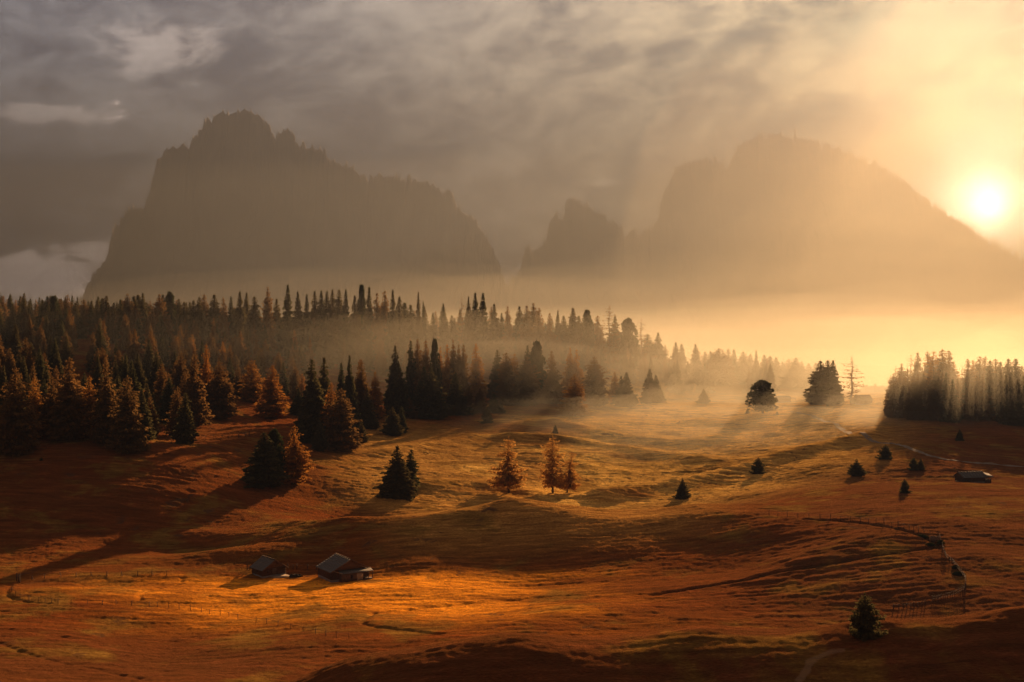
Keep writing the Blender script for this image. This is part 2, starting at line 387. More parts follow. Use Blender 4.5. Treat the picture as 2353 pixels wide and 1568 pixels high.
massif('mountain', 5200, 1300, [(330, 1010), (385, 910), (420, 840), (465, 790), (500, 725), (505, 650), (515, 625), (540, 595), (575, 545), (595, 530), (625, 545), (650, 550), (660, 520), (680, 450), (700, 360), (715, 315), (750, 280), (790, 262), (800, 268), (822, 255), (835, 275), (850, 290), (858, 240), (870, 210), (890, 203), (903, 200), (912, 165), (940, 138), (985, 115), (1015, 115), (1040, 118), (1065, 103), (1090, 98), (1130, 110), (1160, 125), (1190, 150), (1210, 180), (1225, 215), (1240, 230), (1255, 200), (1275, 185), (1300, 192), (1315, 215), (1325, 240), (1345, 252), (1360, 247), (1385, 270), (1415, 263), (1450, 280), (1465, 300), (1475, 325), (1495, 340), (1520, 343), (1540, 345), (1550, 330), (1565, 340), (1580, 365), (1610, 385), (1650, 405), (1680, 402), (1720, 397), (1760, 405), (1775, 395), (1790, 408), (1850, 413), (1900, 425), (1945, 435), (1970, 460), (1983, 510), (1990, 470), (2010, 458), (2032, 475), (2035, 505), (2060, 540), (2085, 565), (2120, 585), (2145, 610), (2165, 650), (2190, 695), (2207, 720), (2230, 780), (2250, 840), (2285, 905), (2330, 1000)], *fa, seed=3)
massif('mountain', 6400, 800, [(60, 1000), (130, 880), (150, 862), (152, 830), (165, 808), (190, 805), (205, 770), (215, 700), (230, 675), (240, 700), (270, 700), (295, 660), (310, 650), (320, 590), (340, 535), (358, 560), (368, 580), (380, 560), (385, 500), (400, 485), (425, 478), (450, 490), (505, 515), (515, 545), (525, 530), (540, 560), (548, 537), (560, 540), (568, 572), (600, 568), (612, 590), (640, 640), (700, 760), (780, 900), (840, 1000)], *fb, cols=420, seed=11, jag=14.)
massif('mountain', 5900, 800, [(250, 1000), (350, 870), (380, 800), (400, 798), (430, 810), (460, 770), (510, 690), (540, 665), (560, 655), (575, 640), (590, 615), (625, 600), (640, 640), (648, 650), (660, 612), (680, 612), (705, 630), (715, 625), (730, 620), (760, 600), (780, 570), (800, 555), (815, 575), (825, 590), (840, 540), (860, 528), (880, 540), (890, 580), (920, 610), (1000, 690), (1150, 800), (1350, 900), (1500, 1000)], *fb, cols=520, seed=19, jag=15.)
massif('mountain', 7500, 1200, [(600, 1000), (700, 760), (770, 620), (790, 560), (800, 500), (815, 435), (830, 420), (850, 370), (870, 340), (920, 320), (990, 308), (1040, 320), (1100, 350), (1110, 280), (1125, 250), (1160, 225), (1250, 200), (1400, 215), (1550, 260), (1700, 330), (1790, 365), (1850, 410), (1900, 450), (1950, 495), (2050, 560), (2150, 620), (2280, 700), (2353, 735), (2500, 800), (2700, 880), (2900, 960)], *fb, cols=800, seed=27, jag=17.)

#@@OBJECTS
# ------------------------------------------------------------------ trees
def leaf_mat(name, c1, c2, trans, tint):
    m, T = mat(name)
    rnd = T.new('ShaderNodeObjectInfo').outputs['Random']
    ob = T.new('ShaderNodeTexCoord').outputs['Object']
    n = T.noise(ob, .55, 3, .6)
    c = T.mix(T.mr(n, .3, .7), c1, c2)
    c = T.mix(T.m('MULTIPLY', rnd, .55), c, tint)
    d = T.new('ShaderNodeBsdfDiffuse'); t = T.new('ShaderNodeBsdfTranslucent')
    T.put(d.inputs[0], c); T.put(t.inputs[0], c)
    mx = T.new('ShaderNodeMixShader'); mx.inputs[0].default_value = trans
    T.l.new(d.outputs[0], mx.inputs[1]); T.l.new(t.outputs[0], mx.inputs[2]); out(T, mx); return m
M_SPR = leaf_mat('spruce_needles', (.048, .054, .024), (.10, .10, .040), .42, (.13, .09, .038))
M_LAR = leaf_mat('golden_larch_needles', (.26, .125, .026), (.42, .215, .042), .5, (.36, .15, .028))
M_DUL = leaf_mat('fading_larch_needles', (.13, .08, .028), (.19, .112, .038), .5, (.22, .112, .034))
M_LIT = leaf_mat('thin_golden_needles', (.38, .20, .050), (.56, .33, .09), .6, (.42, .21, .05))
M_PIN = leaf_mat('pine_needles', (.028, .040, .014), (.055, .065, .024), .3, (.06, .06, .02))
def bark_mat():
    m, T = mat('bark'); ob = T.new('ShaderNodeTexCoord').outputs['Object']
    n = T.noise(T.vm('MULTIPLY', ob, (3, 3, .5)), 2.0, 4, .6)
    out(T, principled(T, T.mix(n, (.05, .033, .022), (.15, .10, .07)), .95, n, .6, .05)); return m
M_BARK = bark_mat()

def kites(P, D, L, Wd, rng, flat=.0):
    """leaf clumps: one kite-shaped face each, at P pointing along D"""
    n = len(P); D = D / np.linalg.norm(D, axis=1, keepdims=True)
    r = rng.normal(size=(n, 3)); r[:, 2] *= 1 - flat
    sdv = np.cross(D, r); sdv /= np.linalg.norm(sdv, axis=1, keepdims=True) + 1e-9
    L = L[:, None]; Wd = Wd[:, None]
    a = P - D * L * .25; b = P + D * L * .25 + sdv * Wd; c = P + D * L * .8; d = P + D * L * .2 - sdv * Wd
    co = np.stack([a, b, c, d], 1).reshape(-1, 3); q = np.arange(4 * n).reshape(-1, 4)
    return co, q
def tubes(segs):
    """tapered sticks as one mesh: (p, q, radius at p, radius at q)"""
    co = []; q = []
    for p, e, r0, r1 in segs:
        p = np.array(p, float); e = np.array(e, float); d = e - p; d /= np.linalg.norm(d) + 1e-9
        a = np.cross(d, (0, 0, 1) if abs(d[2]) < .9 else (1, 0, 0)); a /= np.linalg.norm(a); b = np.cross(d, a)
        k = 6 if r0 > .08 else 3; i0 = len(co)
        for c0, r in ((p, r0), (e, r1)):
            for j in range(k):
                t = 2 * math.pi * j / k; co.append(c0 + (a * math.cos(t) + b * math.sin(t)) * r)
        for j in range(k): q.append((i0 + j, i0 + (j + 1) % k, i0 + k + (j + 1) % k, i0 + k + j))
    return mesh_np('wood', np.array(co), np.array(q), True)
def trunk_segs(h, r, lean=0, rng=None, n=7):
    pts = [(lean * h * (k / n) ** 1.3 + (rng.normal() * .01 * h if rng is not None and 0 < k < n else 0), 0, -.4 + (h * .97 + .4) * k / n) for k in range(n + 1)]
    rad = [r * (1.25 if k == 0 else 1) * (1 - .93 * k / n) for k in range(n + 1)]
    return [(pts[k], pts[k + 1], rad[k], rad[k + 1]) for k in range(n)], pts
PROTO = {}
def conifer(name, seed, h, Rr, tiers, nbr, low, droop, up, step, cl, cw, drop_p, leafm, shape=.85, trunk_r=.016, lean=0, ragged=.22, gaps=0.0, hang=.4):
    rng = np.random.default_rng(seed)
    segs, tp = trunk_segs(h, trunk_r * h, lean, rng)
    P = []; D = []; LL = []
    lob = [rng.uniform(0, 6.28), rng.uniform(0, 6.28)]
    for i in range(tiers):
        t = (i + rng.uniform(-.3, .3)) / tiers; t = min(max(t, 0), .995); z = low * h + (h - low * h) * t
        tx = np.interp(z, [p[2] for p in tp], [p[0] for p in tp])
        base = Rr * h * ((1 - t) ** shape) * (.80 + .2 * min(1, t * 6)) * (1 + rng.normal() * ragged * .45)
        if rng.uniform() < gaps: base *= rng.uniform(.35, .7)
        nb = max(4, int(nbr * (1 - .45 * t)))
        a0 = rng.uniform(0, 6.28)
        for j in range(nb):
            if rng.uniform() < drop_p: continue
            a = a0 + 6.283 * j / nb + rng.normal() * .25
            r = base * (1 + .14 * math.sin(a * 2 + lob[0]) + .10 * math.sin(3 * a + lob[1])) * (1 + rng.normal() * ragged)
            r = max(r, .012 * h)
            n = max(2, int(r / (step * h)))
            e = None; sv = np.linspace(.12, 1, n)
            for s_ in sv:
                zz = z - droop * r * s_ + up * r * s_ ** 2.5 + rng.normal() * .004 * h
                p = np.array([tx + math.cos(a) * r * s_, math.sin(a) * r * s_, zz])
                if rng.uniform() < .75 or s_ > .6:
                    for q in range(4):
                        sp = (.10 + .10 * s_) * r * rng.normal() * .8
                        P.append(p + np.array([-math.sin(a) * sp, math.cos(a) * sp, -abs(rng.normal()) * hang * cl * h * .5]))
                        D.append([math.cos(a) + rng.normal() * .5, math.sin(a) + rng.normal() * .5, -hang + rng.normal() * .35])
                        LL.append(1)
                e = p
            if r > .05 * h: segs.append(((tx, 0, z), tuple(e), .0030 * h, .0008 * h))
    for k in range(10):                                          # leading shoot
        P.append([tp[-1][0] + rng.normal() * .003 * h, rng.normal() * .003 * h, h * (.94 + .055 * k / 9)]); D.append([rng.normal() * .25, rng.normal() * .25, 1]); LL.append(.8)
    P = np.array(P); D = np.array(D); n = len(P)
    L = 1.3 * cl * h * rng.uniform(.6, 1.3, n) * np.array(LL) * (1 - .72 * (P[:, 2] / h) ** 1.5)
    co, q = kites(P, D, L, L * cw, rng)
    crown = mesh_np(name + '_crown', co, q); crown.materials.append(leafm)
    wood = tubes(segs); wood.materials.append(M_BARK)
    PROTO[name] = (crown, wood, h, max(np.percentile(np.hypot(P[:, 0] - lean * P[:, 2], P[:, 1]), 92), .1)); return name
def pine(name, seed, h, Rr, leafm, lumps=85, low=.10, fat=.9):
    rng = np.random.default_rng(seed); segs, tp = trunk_segs(h, .028 * h, 0, rng)
    P = []; D = []
    for i in range(lumps):
        t = rng.uniform(0, 1); z = h * (low + (.95 - low) * t)
        r = Rr * h * (math.sin(math.pi * min(1, (t * .80 + .20)) ** fat) ** .7) * rng.uniform(.35, .95)
        a = rng.uniform(0, 6.283); c = np.array([math.cos(a) * r, math.sin(a) * r, z]); lr = h * rng.uniform(.06, .11)
        segs.append(((0, 0, max(.05 * h, z - r * .5)), tuple(c), .006 * h, .002 * h))
        m = 62; v = rng.normal(size=(m, 3)); v /= np.linalg.norm(v, axis=1, keepdims=True); v *= rng.uniform(.5, 1, (m, 1)) ** .5
        P.append(c + v * lr * np.array([1.25, 1.25, .8])); D.append(v + np.array([0, 0, .45]))
    P = np.concatenate(P); D = np.concatenate(D); L = .045 * h * rng.uniform(.7, 1.3, len(P))
    co, q = kites(P, D, L, L * .45, rng)
    crown = mesh_np(name + '_crown', co, q); crown.materials.append(leafm); wood = tubes(segs); wood.materials.append(M_BARK)
    PROTO[name] = (crown, wood, h, np.percentile(np.hypot(P[:, 0], P[:, 1]), 88))
KIND = {'S': [], 'L': [], 'G': [], 'P': [], 'Y': [], 'N': [], 'T': []}
for i in range(4):
    KIND['S'].append(conifer(f'spruce{i}', 10 + i, 22, .17, 46, 12, .04, .45, .22, .016, .046, .34, .03, M_SPR, shape=[.8, .95, .7, .85][i], gaps=.15))
for i in range(4):
    KIND['L'].append(conifer(f'larch{i}', 30 + i, 22, .18, 40, 11, [.07, .10, .06, .08][i], .32, .28, .018, .036, .34, .10, M_LAR, shape=[.65, .75, .55, .8][i], ragged=.26, gaps=.22, hang=.5))
for i in range(4):
    KIND['G'].append(conifer(f'dull_larch{i}', 50 + i, 22, .18, 42, 11, .06, .35, .28, .017, .040, .34, .06, M_DUL, shape=[.6, .7, .5, .75][i], ragged=.24, gaps=.18, hang=.5))
for i in range(3):
    KIND['Y'].append(conifer(f'young_spruce{i}', 70 + i, 5, .30, 26, 13, .03, .30, .35, .026, .075, .28, .03, M_SPR, shape=[.75, .9, .6][i], trunk_r=.02, gaps=.12))
for i in range(2): pine(f'pine{i}', 80 + i, 14, .30, M_PIN); KIND['P'].append(f'pine{i}')
for i in range(2):
    KIND['N'].append(conifer(f'bare_larch{i}', 90 + i, 24, .15, 24, 6, .12, .2, .30, .022, .026, .30, .30, M_DUL, shape=.6, ragged=.35, gaps=.35))
for i in range(2):
    KIND['T'].append(conifer(f'open_larch{i}', 95 + i, 15, .24, 25, 10, .17, .55, .40, .015, .040, .28, .15, M_LIT, shape=.27, ragged=.28, gaps=.25, hang=.7, trunk_r=.024))
CATS = {'S': ('spruce', 'spruce'), 'L': ('larch', 'larch'), 'G': ('larch', 'larch'), 'P': ('stone_pine', 'pine'), 'Y': ('young_spruce', 'young spruce'), 'N': ('larch', 'larch'), 'T': ('larch', 'larch')}
TR = random.Random(5); TREES = []
def tree(kind, x, y, h, w, label, group=None, var=None, lean=0.):
    nm = KIND[kind][(TR.randrange(len(KIND[kind])) if var is None else var) % len(KIND[kind])]
    crown, wood, h0, r0 = PROTO[nm]
    e = bpy.data.objects.new(CATS[kind][0], None); C.objects.link(e)
    e.location = (x, y, float(H(np.array([x]), np.array([y]))[0]) - .1)
    s = (w / 2) / r0; e.scale = (s, s, h / h0); e.rotation_euler = (0, lean, 0) if lean else (0, 0, TR.uniform(0, 6.28))
    for n_, me in (('crown', crown), ('trunk', wood)):
        o = bpy.data.objects.new(n_, me); C.objects.link(o); o.parent = e
    tag(e, label, CATS[kind][1], group); TREES.append((x, y)); return e
def tree_uv(kind, u, vb, vt, wpx, label, group=None, y=None, **kw):
    """stand a tree where its foot is seen, tall enough to reach its top"""
    if y is None: x, y = hit(u, vb, 200 if vb < 1300 else 140)
    x = (u - CX) / F * y; z = float(H(np.array([x]), np.array([y]))[0]) - .1
    h = (EYE - vt) / F * y - z; return tree(kind, x, y, max(h, 1.), max(wpx / F * y, .3), label, group, **kw)
r2 = lambda X, Y: (402.1 + X * .2711, 718.1 + Y * .2711)
r3 = lambda X, Y: (804.2 + X * .25645, 746.8 + Y * .25645)
r4 = lambda X, Y: (1206.4 + X * .24414, 660.6 + Y * .24414)
r5 = lambda X, Y: (1694.7 + X * .27979, 775.5 + Y * .27979)
r1 = lambda X, Y: (X * .2711, 631.9 + Y * .2711)
def rows(reg, k, items):
    for it in items:
        X, Yb, Yt, Wd, kind, label = it[:6]; kw = it[6] if len(it) > 6 else {}
        (u, vb), (_, vt) = reg(X, Yb), reg(X, Yt); tree_uv(kind, u, vb, vt, Wd * k, label, **kw)
# left wood: the trees in front
rows(r1, .2711, [
    (130, 1520, 780, 270, 'G', 'broad rust brown larch with a short trunk at the left edge of the wood'),
    (1080, 1500, 850, 250, 'G', 'tall broad dark larch standing out in front of the left wood'),
    (1200, 1400, 960, 170, 'S', 'spruce tucked behind the right flank of the broad dark larch'),
    (900, 1430, 720, 230, 'G', 'brown larch left of the broad dark larch in front of the wood'),
    (1285, 1300, 940, 110, 'S', 'narrow dark spruce at the right corner of the left wood'),
    (290, 1390, 860, 200, 'L', 'reddish larch second from the left edge in the front of the wood'),
    (590, 1400, 690, 300, 'G', 'widest brown larch in the middle front of the left wood'),
    (440, 1380, 850, 190, 'G', 'dull larch between the reddish larch and the widest brown one'),
    (760, 1390, 850, 180, 'L', 'slim orange brown larch in the front of the left wood'),
    (1395, 1122, 1082, 60, 'Y', 'small dark bush-like spruce on the clearing right of the left wood'),
    (350, 1580, 1545, 22, 'Y', 'tiny lone spruce on the dark slope below the left wood')])
rows(r2, .2711, [
    (165, 955, 310, 210, 'G', 'tall dark larch at the edge of the lit clearing, left of the round one'),
    (375, 900, 415, 230, 'G', 'dark round-topped larch on a bare trunk beside the lit clearing', dict(var=2)),
    (265, 870, 262, 130, 'L', 'rust red larch behind the two dark ones by the clearing'),
    (650, 760, 400, 185, 'L', 'orange larch with two tips left of the clearing', dict(var=2)),
    (825, 892, 440, 235, 'L', 'conical open larch with a visible trunk in the middle of the lit clearing', dict(var=3)),
    (1160, 1105, 385, 190, 'S', 'tall blunt dark spruce, left one of the tight clump right of the clearing', dict(var=2)),
    (1190, 1100, 560, 250, 'S', 'wide dark spruce in front of the tall blunt one'),
    (1045, 870, 640, 110, 'S', 'small pointed spruce at the left foot of the tight clump'),
    (1265, 1060, 370, 170, 'S', 'dark spruce behind the orange-tipped larch in the tight clump', dict(var=0)),
    (1230, 1180, 880, 110, 'Y', 'low bushy spruce at the front foot of the tight clump'),
    (1325, 1130, 590, 170, 'L', 'bright orange-tipped larch in the tight clump', dict(var=1)),
    (1410, 1165, 640, 270, 'G', 'broad amber larch in the front of the tight clump', dict(var=0)),
    (1480, 1000, 350, 115, 'S', 'black pointed spruce rising above the amber larch', dict(var=1)),
    (1410, 900, 420, 110, 'S', 'small dark spruce left of the black pointed one'),
    (1580, 960, 390, 160, 'G', 'dark larch with a gapped crown right of the black pointed spruce', dict(var=1)),
    (1630, 985, 640, 120, 'S', 'dark spruce low at the right of the tight clump'),
    (1580, 1100, 920, 80, 'Y', 'slim young spruce right of the broad amber larch'),
    (755, 1475, 1010, 250, 'S', 'big shaggy dark spruce left of the glowing orange larch', dict(var=2)),
    (840, 1440, 1000, 150, 'P', 'rounded pine crown merging with the shaggy spruce'),
    (1015, 1452, 955, 225, 'L', 'glowing orange larch right of the shaggy dark spruce', dict(var=0))])
rows(r3, .25645, [
    (380, 992, 735, 150, 'S', 'dense cypress-like dark spruce, larger of the pair on the meadow', dict(var=2)),
    (462, 970, 728, 80, 'S', 'slim dense spruce, smaller of the pair on the meadow', dict(var=2)),
    (405, 800, 175, 150, 'S', 'tall dark spruce with two tips at the left of the middle clump', dict(var=0)),
    (440, 830, 350, 150, 'S', 'dark spruce in front of the one with two tips'),
    (665, 835, 365, 170, 'S', 'broad spruce with heavy base, left of a fused pair', dict(var=1)),
    (720, 838, 375, 220, 'S', 'broad spruce with heavy base, right of a fused pair', dict(var=0)),
    (945, 800, 420, 180, 'S', 'single pointed spruce in the front of the middle clump', dict(var=1)),
    (1060, 800, 560, 110, 'G', 'low brown larch right of the single pointed spruce'),
    (1165, 792, 570, 110, 'G', 'low brown larch at the foot of the tall bare-trunked larch'),
    (1290, 790, 610, 95, 'S', 'small spruce at the right end of the middle clump'),
    (1352, 792, 680, 62, 'Y', 'knee-high spruce right of the small spruce ending the clump'),
    (1228, 882, 740, 95, 'Y', 'small tiered spruce alone in front of the middle clump'),
    (1130, 700, 155, 165, 'L', 'tall larch with a long bare trunk in the middle clump', dict(var=3)),
    (225, 850, 410, 140, 'L', 'red orange larch between the two clumps'),
    (90, 880, 300, 150, 'G', 'dark larch just left of the red orange one'),
    (200, 830, 600, 120, 'S', 'low dark spruce in front of the red orange larch'),
    (530, 840, 640, 130, 'G', 'low brown larch left of the fused spruces'),
    (545, 760, 130, 110, 'S', 'thin spruce top above the back row of the middle clump'),
    (605, 760, 120, 120, 'G', 'brown larch with ragged top in the back row of the middle clump'),
    (680, 760, 125, 110, 'G', 'pointed larch behind the fused spruces'),
    (760, 760, 140, 90, 'P', 'dark knobbly pine top in the back row of the middle clump'),
    (810, 750, 185, 100, 'L', 'rusty larch right of the knobbly pine top'),
    (870, 750, 165, 130, 'L', 'wide rusty larch in the back row behind the single pointed spruce'),
    (922, 750, 125, 90, 'G', 'slender larch that tops the back row of the middle clump'),
    (975, 740, 170, 90, 'G', 'olive larch, last but one of the back row'),
    (1018, 740, 165, 100, 'G', 'olive larch ending the back row beside the bare-trunked larch'),
    (1320, 700, 215, 130, 'S', 'grey misty spruce with two tips at the left of the far row'),
    (1400, 720, 240, 180, 'G', 'misty brown larch next to the grey spruce with two tips'),
    (1475, 710, 250, 120, 'L', 'pale misty larch behind the brown ones of the far row'),
    (1590, 720, 285, 220, 'G', 'round misty brown larch in the middle of the far row', dict(var=2)),
    (1590, 690, 175, 130, 'S', 'spruce behind the round misty brown larch'),
    (1675, 700, 162, 140, 'P', 'darkest blunt pine top standing over the far row'),
    (425, 1545, 1078, 235, 'S', 'big dark spruce with drooping skirts alone on the meadow', dict(var=0)),
    (515, 1500, 1108, 150, 'S', 'smaller dark spruce leaning out to the right of the one with skirts', dict(var=2, lean=.10))])
# the three lit larches: open crowns on bare trunks
tree_uv('T', 1169, 1132, 1003, 66, 'lit larch with a flat open crown and a straight bare trunk, alone on the crest', var=0)
tree_uv('T', 1270, 1134, 1000, 52, 'taller of the two lit larches standing together on the crest', var=1)
tree_uv('T', 1303, 1133, 1034, 42, 'shorter lit larch leaning away from its taller neighbour', var=0, lean=.12)
rows(r4, .24414, [
    (250, 1100, 590, 190, 'G', 'hazy olive larch right of the darkest blunt pine top', dict(var=3)),
    (425, 1080, 560, 140, 'L', 'hazy orange larch, left of the two tall ones sharing a crown'),
    (485, 1080, 575, 150, 'L', 'hazy orange larch, right of the two tall ones sharing a crown'),
    (468, 1215, 810, 230, 'L', 'golden larch standing forward of the far row', dict(var=3)),
    (655, 1112, 650, 220, 'G', 'big hazy olive larch with a rounded top', dict(var=2)),
    (845, 1100, 790, 120, 'L', 'pale yellow larch right of the big rounded one'),
    (905, 1120, 830, 120, 'S', 'hazy spruce, shorter of the joined pair after the pale larch'),
    (955, 1115, 795, 170, 'S', 'hazy spruce, taller of the joined pair after the pale larch'),
    (1175, 1086, 762, 140, 'S', 'pointed hazy spruce, taller of the last pair on the rim', dict(var=1)),
    (1232, 1086, 825, 130, 'S', 'hazy spruce, shorter of the last pair on the rim'),
    (1680, 1090, 950, 95, 'Y', 'little spruce alone on the far rim of the meadow'),
    (2235, 1192, 880, 225, 'P', 'round bushy pine left of the flat-roofed hut'),
    (2095, 1190, 1130, 30, 'Y', 'tiny spruce left of the round bushy pine')])
rows(r5, .27979, [
    (325, 640, 608, 22, 'Y', 'tiny spruce at the right foot of the round bushy pine'),
    (680, 548, 187, 190, 'S', 'misty spruce, left and thickest of the three fused ones', dict(var=2)),
    (742, 548, 183, 160, 'S', 'misty spruce in the middle of the three fused ones', dict(var=2)),
    (785, 548, 183, 140, 'S', 'misty spruce, right one of the three fused ones'),
    (940, 545, 150, 170, 'N', 'misty ragged larch standing alone behind the small hut'),
    (975, 548, 465, 55, 'Y', 'small spruce against the left wall of the small misty hut'),
    (1435, 595, 530, 60, 'Y', 'dark little spruce in front of the left end of the right wood'),
    (1900, 602, 560, 55, 'Y', 'little spruce in front of the middle of the right wood'),
    (2055, 642, 560, 75, 'Y', 'bushy little spruce in front of the right wood, near its darkest part'),
    (2200, 642, 590, 50, 'Y', 'little spruce between the bushy one and the right edge'),
    (2342, 685, 620, 50, 'Y', 'little spruce cut by the right edge of the picture'),
    (1825, 852, 752, 52, 'Y', 'thin ragged young spruce up the right-hand slope'),
    (1217, 1002, 878, 84, 'Y', 'young spruce just below the gravel track'),
    (978, 1145, 998, 108, 'Y', 'broad dark young spruce in the middle of the right meadow', dict(var=0)),
    (1447, 1097, 985, 62, 'Y', 'young spruce, left of the twin pair by the track'),
    (1505, 1099, 990, 58, 'Y', 'young spruce, right of the twin pair by the track'),
    (1372, 1277, 1163, 68, 'Y', 'rounded young spruce left of the log hut on the right meadow', dict(var=2)),
    (170, 1120, 985, 92, 'Y', 'young spruce above the bright winding rim of the meadow')])
tree_uv('Y', 1568, 1146, 1098, 27, 'young spruce at the tip of the bright rim behind the rounded hill', var=1)
tree_uv('Y', 1276, 996, 976, 10, 'tiny spruce on the meadow above the pair of lit larches')
tree_uv('Y', 1987, 1428, 1361, 52, 'black bushy spruce alone in the foreground', y=157.0, var=2)
# right wood: tops by bearing, feet climbing towards the right
g = 'larches and spruces of the right-hand wood'
for k, (X, Yt, Wd, kd) in enumerate([(1258, 300, 90, 'N'), (1300, 222, 110, 'N'), (1350, 212, 120, 'G'), (1425, 132, 130, 'N'), (1480, 116, 140, 'G'), (1560, 110, 150, 'G'), (1612, 106, 140, 'L'), (1682, 90, 170, 'G'), (1735, 100, 160, 'G'), (1775, 190, 130, 'L'), (1845, 222, 110, 'N'), (1890, 170, 130, 'G'), (1935, 178, 120, 'L'), (1990, 148, 140, 'G'), (2035, 150, 130, 'G'), (2075, 182, 130, 'S'), (2120, 168, 140, 'G'), (2160, 195, 130, 'S'), (2225, 168, 150, 'S'), (2285, 168, 160, 'S'), (2335, 230, 140, 'S'), (2420, 190, 160, 'S'), (2500, 170, 170, 'G')]):
    u, vt = r5(X, Yt); yy = 640 - 34 * (X - 1250) / 1100 + TR.uniform(-12, 22)
    lab = {'N': 'thin gapped larch at the misty left end of the right wood', 'G': 'brown larch in the hazy crest of the right wood', 'L': 'warm lit larch among the brown ones of the right wood', 'S': 'dark spruce in the shaded right part of the right wood'}[kd]
    tree_uv(kd, u, 0, vt, Wd * .27979 * 1.1, lab, group=g, y=yy)
for k in range(24):
    X = 1290 + k * 48 + TR.uniform(-12, 12); u, vt = r5(X, TR.uniform(250, 370)); kd = 'S' if X > 2050 else TR.choice('GGS')
    tree_uv(kd, u, 0, vt, TR.uniform(30, 42), {'G': 'lower brown larch in the front rank of the right wood', 'S': 'lower dark spruce in the front rank of the right wood'}[kd], group='lower trees along the front of the right-hand wood', y=612 - 40 * (X - 1250) / 1100 + TR.uniform(-6, 8))
# skyline of the left ridge
g = 'trees on the skyline of the left ridge'
def skyline(reg, k, pts, y0, y1, g, labs):
    n = len(pts)
    for i, pt in enumerate(pts):
        X, Yt = pt[:2]; kd = pt[2] if len(pt) > 2 else TR.choice('SSSG'); w_ = (pt[3] if len(pt) > 3 else TR.uniform(22, 30)) * 1.35
        u, vt = reg(X, Yt); yy = y0 + (y1 - y0) * i / n + TR.uniform(-15, 15)
        tree_uv(kd, u, 0, vt + TR.uniform(-3, 9), w_ * TR.uniform(.8, 1.25), labs[0 if kd in 'SYP' else 1], group=g, y=yy)
skyline(r1, .2711, [(-60, 420), (20, 350, 'S', 12), (70, 320), (110, 230, 'S', 18), (165, 240, 'S', 15), (205, 210, 'S', 18), (245, 250), (300, 285, 'G'), (360, 195), (400, 185), (455, 180, 'P', 22), (510, 260), (570, 165), (640, 200), (710, 195, 'G', 26), (775, 195), (828, 185, 'S', 14), (858, 190, 'S', 14), (903, 180), (965, 235), (1020, 210), (1080, 155), (1135, 155), (1170, 170), (1210, 145), (1265, 260), (1350, 150, 'G', 30), (1380, 150), (1440, 150, 'P', 20), (1515, 170), (1560, 200), (1640, 210), (1690, 180)], 690, 720, g, ['dark spruce on the left ridge against the sky and big mountain foot', 'brown larch among the spruces on the left ridge skyline'])
r7 = lambda X, Y: (X * .5127, 201 + Y * .5127)
skyline(r7, .5127, [(915, 912, 'G', 28), (960, 925), (1000, 935), (1035, 925), (1075, 910), (1105, 908), (1140, 925), (1200, 890, 'G', 26), (1240, 930), (1290, 883, 'S', 24), (1335, 900), (1375, 915), (1410, 900), (1440, 900), (1465, 905), (1490, 893), (1520, 905), (1550, 903), (1590, 915), (1620, 890, 'P', 20), (1655, 888), (1690, 920), (1725, 905), (1760, 905), (1790, 922), (1815, 960), (1840, 958)], 730, 800, 'trees on the middle skyline under the big mountain', ['dark spruce of the long even row below the big mountain', 'brown larch in the long even row below the big mountain'])
skyline(r7, .5127, [(1875, 915, 'S', 18), (1897, 955, 'S', 14), (1940, 1008), (1988, 990), (2025, 1003), (2070, 912, 'N', 16), (2100, 930, 'S', 16), (2130, 920), (2165, 920), (2215, 950), (2248, 1005), (2275, 960, 'N', 22)], 810, 850, 'separate treetops on the middle ridge in thin mist', ['misty spruce where the ridge dips below the end of the big mountain', 'thin misty larch where the ridge dips below the end of the big mountain'])
skyline(fb8 := (lambda X, Y: (1091.5 + X * .5361, 201 + Y * .5361)), .5361, [(140, 920), (190, 930), (222, 918), (250, 925, 'G', 30), (275, 938), (320, 955), (355, 958, 'S', 18), (380, 975), (420, 942), (445, 975), (480, 958, 'P', 24), (525, 968), (575, 925, 'N', 38), (600, 970), (655, 985, 'P', 26), (712, 990, 'N', 40), (740, 1040), (785, 1038, 'S', 24), (815, 1090), (860, 1083), (885, 1095)], 850, 900, 'trees going down the back ridge in the mist', ['pale misty spruce on the slope running down behind the meadow', 'pale misty larch with thin boughs on the slope running down behind the meadow'])
skyline(fb8, .5361, [(945, 1100, 'S', 24), (985, 1120), (1010, 1115), (1045, 1103, 'G', 46), (1085, 1110), (1110, 1113), (1150, 1130), (1180, 1140), (1205, 1125, 'S', 16), (1240, 1140), (1265, 1145), (1290, 1150), (1318, 1162), (1345, 1162), (1375, 1160), (1400, 1170), (1430, 1180), (1460, 1182), (1500, 1185)], 900, 960, 'lowest faint trees of the back ridge', ['faint spruce at the low far end of the back ridge', 'faint larch at the low far end of the back ridge'])
skyline(r5, .28, [(1060, 380), (1095, 385), (1130, 352, 'S', 16), (1160, 385), (1188, 368), (1220, 390), (1245, 395)], 900, 930, 'faint treetops beside the right wood', ['faint spruce in the gap left of the right wood', 'faint larch in the gap left of the right wood'])
